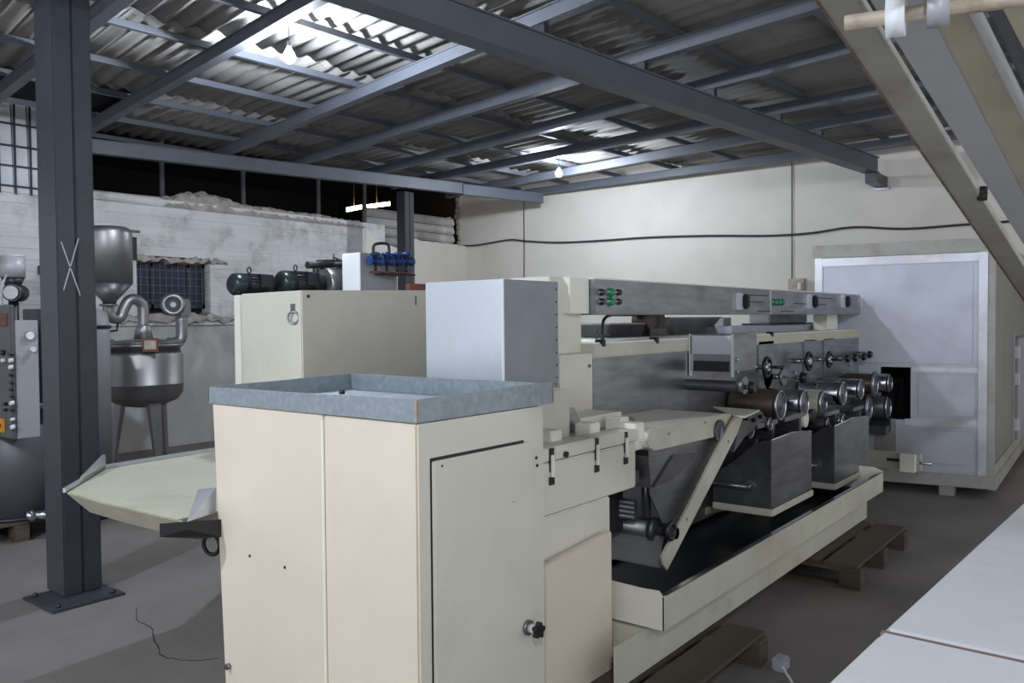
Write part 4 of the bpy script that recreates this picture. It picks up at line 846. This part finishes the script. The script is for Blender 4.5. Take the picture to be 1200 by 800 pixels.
b = NB(); f0 = at(219, 611, Z=zz+.005); f1 = at(252, 600, Z=zz+.005); prism(b, [f0, f1, at(252, 571, Z=zz+.1)+Vector((0, 0, 0)), at(232, 573, Z=zz+.1)], (.003, .003, 0)); O('side_guard', b, 'alu', TB)
b = NB(); hexa(b, [f0-ZV*.03, Vector((-2.93, 1.6, zz-.05)), Vector((-2.93, 1.75, zz-.09)), f0+Vector((0, .15, -.09))], [f0+ZV*.0, Vector((-2.93, 1.6, zz-.0)), Vector((-2.93, 1.75, zz-.02)), f0+Vector((0, .15, -.02))]); O('guard_bracket', b, 'black', TB)
cw = at(248, 638, Y=1.95); b = NB(); torus(b, cw, (.3, -1, 0), .042, .009, 20, 6); wq = O('adjusting_ring', b, 'black', TB); CY('ring_pin', 'black', wq, at(232, 627, Y=1.95), at(243, 628, Y=1.95), .008, 8); CY('ring_stem', 'black', wq, cw+ZV*.04, (cw.x, cw.y, zz-.08), .008, 8)
BX('beam_arm', 'iron', TB, -3.1, -2.95, 2.5, 2.6, zz-.16, zz-.10)
for sx, sy in ((-3.0, 2.5), (-3.0, 2.8)): BX('leg', 'iron', TB, sx, sx+.05, sy, sy+.05, 0, zz-.1)
# dark floor channel behind the column
b = NB(); p = at(114, 614, Z=.06); q = at(165, 598, Z=.06); box(b, -7.6, -6.75, p.y-.4, q.y+1.2, 0, .11); tag(O('floor_beam', b, 'iron', None, .004, loc=(-7.2, p.y, 0)), 'dark low steel plinth on the floor behind the column', 'plinth')

# steam kettle
KX = -8.4; kc = at(168, 440, X=KX); D_ = depth(kc); KR = 44*D_/970; KY = kc.y
def zat(y): return at(168, y, X=KX).z
KT = thing('steam_kettle', 'round stainless kettle on three tapered legs by the left wall', 'kettle', (KX, KY, 0))
b = NB(); kcz = (KX, KY, 0)
zt_, zm, zb_ = zat(402), zat(412), zat(468)
lathe(b, kcz, [(.05, zb_-.08), (KR*.5, zb_-.06), (KR*.85, zb_-.0), (KR*.98, zb_+.07), (KR, zb_+.16), (KR*1.01, zb_+.165), (KR*1.01, zb_+.175), (KR, zb_+.18), (KR, zm-.03), (KR*.97, zm)], 40); O('vessel', b, 'tank', KT)
b = NB(); lathe(b, kcz, [(KR*.93, zm+.002), (KR*.94, zt_-.04), (KR*1.0, zt_-.035), (KR*1.0, zt_)], 40); O('collar', b, 'tank', KT); b = NB(); lathe(b, kcz, [(KR*.99, zt_+.002), (KR*.97, zt_+.02), (KR*.2, zt_+.05)], 40); O('lid', b, 'tank', KT)
for a_ in (0.5, 2.6, 4.5):
    q = Vector((math.cos(a_-.6), math.sin(a_-.6), 0)); b = NB(); p1 = Vector(kcz)+q*KR*.72; p0 = Vector(kcz)+q*KR*.95
    s = Vector((-q.y, q.x, 0)); hexa(b, [p0-s*.025, p0+s*.025, p0+s*.025-q*.05, p0-s*.025-q*.05], [p1+ZV*(zb_+.05)-s*.065, p1+ZV*(zb_+.05)+s*.065, p1+ZV*(zb_+.05)+s*.065-q*.1, p1+ZV*(zb_+.05)-s*.065-q*.1]); O('leg', b, 'tank', KT, .006)
p = at(195, 403, X=KX+KR*.7); b = NB(); nn = (p-Vector((KX, KY, p.z))); nn.z = 0; nn = Vector((.75, -.66, 0)); p = Vector((KX, KY, p.z))+nn*KR*1.02+Vector((.66, .75, 0))*.17; s = Vector((.66, .75, 0))
hexa(b, [p-s*.075-ZV*.07, p+s*.075-ZV*.07, p+s*.075-ZV*.07+nn*.015, p-s*.075-ZV*.07+nn*.015], [p-s*.075+ZV*.07, p+s*.075+ZV*.07, p+s*.075+ZV*.07+nn*.015, p-s*.075+ZV*.07+nn*.015]); pl_ = O('name_plate', b, 'red', KT)
b = NB(); p2 = p+nn*.016; hexa(b, [p2-s*.055-ZV*.045, p2+s*.055-ZV*.045, p2+s*.055-ZV*.045+nn*.003, p2-s*.055-ZV*.045+nn*.003], [p2-s*.055+ZV*.045, p2+s*.055+ZV*.045, p2+s*.055+ZV*.045+nn*.003, p2-s*.055+ZV*.045+nn*.003]); O('plate_face', b, 'rust', pl_)
CY('side_pipe', 'tank', KT, at(122, 404, X=KX), at(132, 404, X=KX), .06, 14)
# S pipe between hopper and kettle
def zx(x, y, X=KX): return at(x, y, X=X)
SP = thing('swan_neck_pipe', 'stainless swan-neck pipe from the hopper tank down to the kettle lid', 'pipe', zx(168, 395))
b = NB(); tube(b, spline([zx(127, 358), zx(128, 368), zx(134, 373), zx(141, 371), zx(145, 362), zx(150, 353), zx(158, 350.5), zx(166, 356), zx(168, 366), zx(168, 386)], 6), 6.2*D_/970, 14); O('pipe_bend', b, 'tank', SP)
b = NB(); q = zx(168, 386); lathe(b, q, [(.16*.6, -.10), (.07, .04), (.06, .05)], 20); O('cone_base', b, 'tank', SP)
CY('pipe_clamp', 'steel', SP, zx(127, 359), zx(127, 356), .085, 16)
b = NB(); tube(b, [zx(138, 378), zx(137, 387), zx(122, 389)], .012, 8); O('small_drain', b, 'iron', SP)
HT = thing('hopper_tank', 'cylindrical stainless hopper tank with conical bottom mounted on the left wall', 'tank', zx(127, 300))
hc2 = zx(127, 300); HR = 26*depth(hc2)/970; zz1 = zx(127, 268).z; zz2 = zx(127, 332).z; zz3 = zx(127, 356).z
b = NB(); lathe(b, (hc2.x, hc2.y, 0), [(HR, zz2), (HR, zz1-.05), (HR*.97, zz1-.01), (HR*.8, zz1+.015), (.02, zz1+.02)], 36); O('tank_shell', b, 'tank', HT)
b = NB(); lathe(b, (hc2.x, hc2.y, 0), [(.06, zz3), (.07, zz3+.03), (HR*.99, zz2-.003)], 36); O('tank_cone', b, 'steel_dark', HT)
q = zx(156, 280); b = NB(); box(b, q.x-.02, q.x+.02, q.y-.03, q.y+.03, q.z-.22, q.z+.02); box(b, hc2.x, q.x, hc2.y+HR*.8, q.y, q.z-.04, q.z); O('valve_bracket', b, 'iron', HT); CY('valve_wheel', 'steel', HT, zx(156, 272), zx(156, 270), .07, 14)
BX('wall_arm', 'iron', HT, -9.96, hc2.x-HR*.9, hc2.y-.04, hc2.y+.04, zz2+.15, zz2+.25)
EB = thing('elbow_blower', 'stainless elbow pipe topped by a round flanged blower mouth', 'pipe', zx(210, 400))
b = NB(); tube(b, spline([zx(197, 402), zx(206, 401), zx(212, 396), zx(213, 385), zx(212, 372)], 5), .06, 14); O('elbow', b, 'tank', EB)
q = zx(209, 358); b = NB(); box(b, q.x-.06, q.x+.08, q.y-.04, q.y+.11, zx(209, 372).z, zx(209, 350).z); O('blower_neck', b, 'tank', EB, .02)
dv = (EYE-q); dv.z = 0; dv.normalize(); dv = Vector((dv.x*.9-dv.y*.3, dv.y*.9-.1, 0)).normalized(); qq = zx(203, 357)
b = NB(); torus(b, qq+dv*.07, dv, .095, .03, 24, 8); O('mouth_ring', b, 'tank', EB); CY('mouth', 'black', EB, qq+dv*.02, qq+dv*.075, .07, 20); CY('housing', 'tank', EB, qq-dv*.14, qq+dv*.06, .11, 20); CY('mouth_hub', 'steel', EB, qq+dv*.076, qq+dv*.08, .03, 12)
# tall cylinder behind the column
CT = thing('tall_cylinder_tank', 'tall pale grey cylinder tank half hidden behind the foreground column', 'tank', zx(105, 470, -8.0)); q = zx(102, 470, -8.0); r = .21
b = NB(); lathe(b, (q.x, q.y, 0), [(r, 0), (r, zx(110, 379, -8.0).z), (r*.9, zx(110, 372, -8.0).z+.04), (r*.45, zx(110, 362, -8.0).z+.02), (r*.4, zx(110, 345, -8.0).z)], 28); O('tank_body', b, 'panel_grey', CT); b = NB(); torus(b, (q.x, q.y, zx(110, 383, -8.0).z), (0, 0, 1), r*1.0, .018, 28, 6); O('clamp_band', b, 'black', CT)
# control panel at far left
CPX = -6.3; a0 = at(19, 440, X=CPX)
CPN = thing('switch_console', 'dark grey switch console with white buttons at the left edge', 'panel', (a0.x, a0.y, .8))
ptop = at(19, 357, X=CPX).z; pbot = at(22, 514, X=CPX).z
xl = at(-40, 440, Y=a0.y).x
BX('panel_box', 'panel_grey', CPN, xl, CPX, a0.y, at(46, 440, X=CPX).y, pbot, at(30, 375, X=CPX).z, .004)
BX('front_plate', 'panel_dark', CPN, xl, CPX-.0, a0.y-.03, a0.y-.001, pbot-.0, ptop, .006)
FYp = a0.y-.03
def onp(x, y): return at(x, y, Y=FYp)
for x, y, m, r in ((6, 422, 'white', .017), (15, 422, 'white', .017), (15, 430, 'white', .017), (16, 472, 'white', .017), (17, 500, 'white', .018), (15, 415, 'black', .014), (5, 413, 'black', .02), (15, 439, 'black', .013), (15, 448, 'black', .013), (15, 456, 'black', .013), (16, 464, 'black', .013), (8, 473, 'black', .013), (16, 480, 'black', .012), (17, 491, 'white', .012), (8, 480, 'black', .012)):
    p = onp(x, y); CY('push_button', m, CPN, p, p-YV*.025, r, 12, r*.8)
for y in (370, 378): p = onp(-8, y); q = onp(9, y+.5); BX('display', 'red', CPN, p.x, q.x, FYp-.012, FYp, q.z-.02, q.z+.02, .002)
p = onp(4, 498); BX('main_switch', 'orange', CPN, p.x-.05, p.x+.035, FYp-.02, FYp, p.z-.05, p.z+.05, .004); BX('switch_handle', 'black', CPN, p.x-.03, p.x+.012, FYp-.05, FYp-.02, p.z-.014, p.z+.014, .004)
p = at(34, 393, X=CPX); g_ = CY('gauge', 'chrome', CPN, p, p+XV*.02, .034, 20); CY('gauge_face', 'bag', g_, p+XV*.02, p+XV*.022, .027, 20); p = at(37, 409, X=CPX); CY('push_button', 'white', CPN, p, p+XV*.04, .018, 12)
BX('stand', 'iron', CPN, xl+.05, xl+.12, a0.y+.05, a0.y+.12, 0, pbot)
LT = thing('grey_cylinder', 'pale cylinder machine base, coloured dark for the shadow under the grey panel', 'tank', (at(32, 530, X=-6.9).x, at(32, 530, X=-6.9).y, 0)); q = at(18, 540, X=-6.9)
CY('cylinder_body', 'panel_dark', LT, (q.x, q.y, .17), (q.x, q.y, .95), .28, 28); CY('cylinder_base', 'iron', LT, (q.x, q.y, .145), (q.x, q.y, .17), .34, 28)  # dark body colour puts in the shadow the cylinder stands in
MS = thing('stirrer_motor', 'grey capped motor with dark gearbox above the control panel', 'motor', at(15, 345, X=-6.8)); q = at(15, 320, X=-6.8)
def mz(y): return at(15, y, X=-6.8).z
CY('motor_can', 'panel_grey', MS, (q.x, q.y, mz(325)), (q.x, q.y, mz(301)), .085, 24); CY('can_cap', 'rust', MS, (q.x, q.y, mz(301)), (q.x, q.y, mz(299)), .08, 24); CY('neck', 'iron', MS, (q.x, q.y, mz(336)), (q.x, q.y, mz(325)), .05, 16, .08)
g = at(20, 343, X=-6.7); CY('gearbox', 'iron', MS, g+Vector((-.10, .06, 0)), g+Vector((.03, -.05, 0)), .065, 16); CY('gearbox_lid', 'steel', MS, g+Vector((.03, -.05, 0)), g+Vector((.045, -.062, 0)), .05, 16)
CY('shaft_housing', 'iron', MS, (q.x, q.y, .95), (q.x, q.y, mz(340)), .035, 12); BX('side_tank', 'steel_dark', MS, q.x-.1, q.x+.25, q.y+.1, q.y+.5, 1.0, mz(362)); 
b = NB(); tube(b, spline([at(3, 357, X=-6.7), at(2, 345, X=-6.7), at(4, 330, X=-6.7), at(8, 322, X=-6.75)], 5), .008, 6); O('cable', b, 'panel_grey', MS)

# ================================================================== PALLETS
def pallet(label, x0, x1, y0, y1, m='wood'):
    t = thing('wooden_pallet', label, 'pallet', ((x0+x1)/2, (y0+y1)/2, 0)); n = 5; w_ = (x1-x0)/n
    o = None
    for i in range(n):
        c = Vector((x0+w_*(i+.5)-(x0+x1)/2, 0, .133))
        if o is None:
            b = NB(); box(b, x0+w_*.08, x0+w_*.92, y0, y1, .122, .143); o = O('deck_board', b, m, t, .002); base = o.location.copy()
        else: share(o, base+XV*(w_*i), t)
    for yy in (y0, (y0+y1)/2-.05, y1-.1):
        BX('stringer', m, t, x0, x1, yy, yy+.1, .10, .121, .002)
        for xx in (x0, (x0+x1)/2-.06, x1-.12): BX('block', m, t, xx, xx+.12, yy, yy+.1, .021, .099, .002)
        BX('skid', m, t, x0, x1, yy, yy+.1, 0, .02, .002)
    return t
pallet('worn wooden pallet under the near end of the roller machine', -2.5, -1.42, 2.5, 3.72)
pallet('dark wooden pallet under the far end of the roller machine', -2.5, -1.36, 5.0, 6.15)
pallet('dark pallet on the floor left of the foreground column', -8.0, -6.55, 2.0, 3.05)
t = thing('chrome_fitting', 'small chrome pipe fitting lying on the left pallet', 'fitting', at(42, 604, Z=.16)); p = at(36, 604, Z=.18)
CY('fitting_body', 'chrome', t, p, p+Vector((.08, .16, 0)), .035, 14); CY('fitting_collar', 'chrome', t, p-Vector((.01, .02, 0)), p+Vector((.01, .02, 0)), .045, 14)
t = thing('cable_plug', 'grey plug with a white cable on the floor beside the near pallet', 'plug', at(915, 785, Z=0)); p = at(914, 785, Z=0)
BX('plug_body', 'panel_grey', t, p.x-.03, p.x+.03, p.y-.03, p.y+.05, 0.0, .06, .008)
b = NB(); tube(b, spline([p+ZV*.03, at(922, 790, Z=.02), at(928, 800, Z=.012), at(932, 820, Z=.012), at(930, 860, Z=.012)], 5), .007, 8); O('plug_cable', b, 'white', t)

# ================================================================== RIGHT FOREGROUND: white table, inclined conveyor
WT = thing('white_worktable', 'white enamelled worktable cover with a rusty seam in the bottom right corner', 'table', (-.2, 2.3, 0))
tz = .9
near = [at(968, 802, Z=tz), at(1034, 739, Z=tz), at(1204, 776, Z=tz)]
s0 = at(1033, 737, Z=tz); s1 = at(1200, 773, Z=tz); far0 = at(1200, 586, Z=tz); n0 = at(965, 800, Z=tz)
dl = (s0-n0).normalized(); dfar = (far0-s0).normalized(); dr2 = (s1-s0).normalized()
a_ = s0-dl*1.3
b = NB(); P = [a_, s0-dl*.006, s0-dl*.006+dr2*1.0, a_+dr2*1.0]; hexa(b, [p-ZV*.09 for p in P], P); O('cover_near', b, 'white', WT, .012)
b = NB(); fe = s0+dfar*2.0; P = [s0+dl*.006, fe, fe+dr2*1.0, s0+dl*.006+dr2*1.0]; hexa(b, [p-ZV*.09 for p in P], P); O('cover_far', b, 'white', WT, .012)
b = NB(); P = [s0-dl*.008, s0+dl*.008, s0+dl*.008+dr2*1.0, s0-dl*.008+dr2*1.0]; hexa(b, [p-ZV*.05 for p in P], [p-ZV*.004 for p in P]); O('rusty_seam', b, 'seal', WT)
for (sx, sy) in ((a_+dr2*.15+dfar*.1), (fe+dr2*.15-dfar*.2), (a_+dr2*.9+dfar*.1), (fe+dr2*.9-dfar*.2)) if False else (): pass
for q in (a_+dr2*.15+dfar*.1, fe+dr2*.15-dfar*.2, a_+dr2*.9+dfar*.1, fe+dr2*.9-dfar*.2): BX('leg', 'panel_grey', WT, q.x-.03, q.x+.03, q.y-.03, q.y+.03, 0, tz-.09)
# inclined conveyor overhead
XI = -.50
I0 = at(955, 0, X=XI); I1 = at(1199, 352, X=XI); ID = (I1-I0).normalized(); INn = XV.cross(ID).normalized()
if INn.z > 0: INn = -INn                                    # faces down, toward the camera
IC = thing('inclined_conveyor', 'worn grey inclined conveyor with roller shaft hanging overhead at the right edge', 'conveyor', I0)
def ip(x, y, off=0): return atp(x, y, I0+INn*off, INn)
def islab(name, pts, m, t0, t1, bev=0, lab=None):           # polygon given on the underside plane
    b = NB(); q = [ip(x, y, 0)-INn*t0 for x, y in pts]; prism(b, q, -INn*(t1-t0)); return O(name, b, m, IC, bev, label=lab)
def iline(x0y0, x1y1, ext=1.2):                              # extend a pixel line in the plane beyond the frame
    p = ip(*x0y0); q = ip(*x1y1); d = (q-p).normalized(); return p-d*ext, q+d*ext
def istrip(name, l0, l1, m, t0, t1, up=1.2, dn=1.0, bev=.002, lab=None):
    p0, q0 = ip(*l0[0]), ip(*l0[1]); p1, q1 = ip(*l1[0]), ip(*l1[1]); d0 = (q0-p0).normalized(); d1 = (q1-p1).normalized()
    P = [p0-d0*up, q0+d0*dn, q1+d1*dn, p1-d1*up]; b = NB(); prism(b, [v-INn*t0 for v in P], -INn*(t1-t0)); return O(name, b, m, IC, bev, label=lab)
istrip('side_beam', ((955, 0), (1199, 352)), ((1004, 0), (1199, 312)), 'conv_beam', 0, .03)
istrip('belt_underside', ((1014, 0), (1204, 298)), ((1078, 0), (1200, 232)), 'conv', .012, .02)
istrip('stained_strip', ((1078, 0), (1200, 232)), ((1130, 0), (1200, 140)), 'stain', .013, .02, lab='yellow stained strip of the underside')
istrip('angle_rail', ((1130, 0), (1196, 130)), ((1139, 0), (1203, 126)), 'conv', -.012, .02)
istrip('dark_channel', ((1140, 0), (1204, 125)), ((1168, 0), (1215, 90)), 'panel_dark', .03, .04)
istrip('outer_rail', ((1169, 0), (1216, 90)), ((1200, 0), (1240, 75)), 'stain', .0, .02)
istrip('rusty_edge', ((955, 0), (1199, 352)), ((959, 0), (1201.5, 352)), 'seal', -.002, -.0003, bev=0)
bq = ip(1151, 231); CY('bolt', 'iron', IC, bq+INn*.008, bq-INn*.03, .014, 10)
ra = ip(990, 27, .05); rb = ip(1170, 2, .05)
rd = (rb-ra).normalized(); sh_ = CY('roller_shaft', 'rust', IC, ra, rb+rd*.3, .013, 18)
for x, y, r, m, w2 in ((1050, 18, .036, 'bag', .030), (1100, 11, .03, 'panel_grey', .034)):
    c = ip(x, y, .05); CY('collar', m, sh_, c-rd*w2/2, c+rd*w2/2, r, 22)
BX('support_post', 'conv_beam', IC, .95, 1.01, (I0-ID*1.1).y, (I0-ID*1.1).y+.06, 0, (I0-ID*1.1).z)
e_ = I0-ID*1.1
BX('cross_head', 'conv_beam', IC, XI, 1.01, e_.y, e_.y+.05, e_.z, e_.z+.06)

# ---- repeats share a group, each keeps its own label
GR = {'hanging_bulb': 'bare bulbs hanging from the roof', 'wooden_pallet': 'wooden pallets on the floor', 'electric_motor': 'motors on the bench behind the cream cabinet', 'blue_valve': 'blue valves on the manifold', 'thin_post': 'thin posts behind the left wall', 'glow_strip': 'glowing strips beyond the left wall', 'roof_girder': 'steel girders under the roof', 'steel_column': 'blue-grey steel columns'}
for o in bpy.data.objects:
    k_ = o.name.split('.')[0]
    if o.parent is None and k_ in GR: o['group'] = GR[k_]
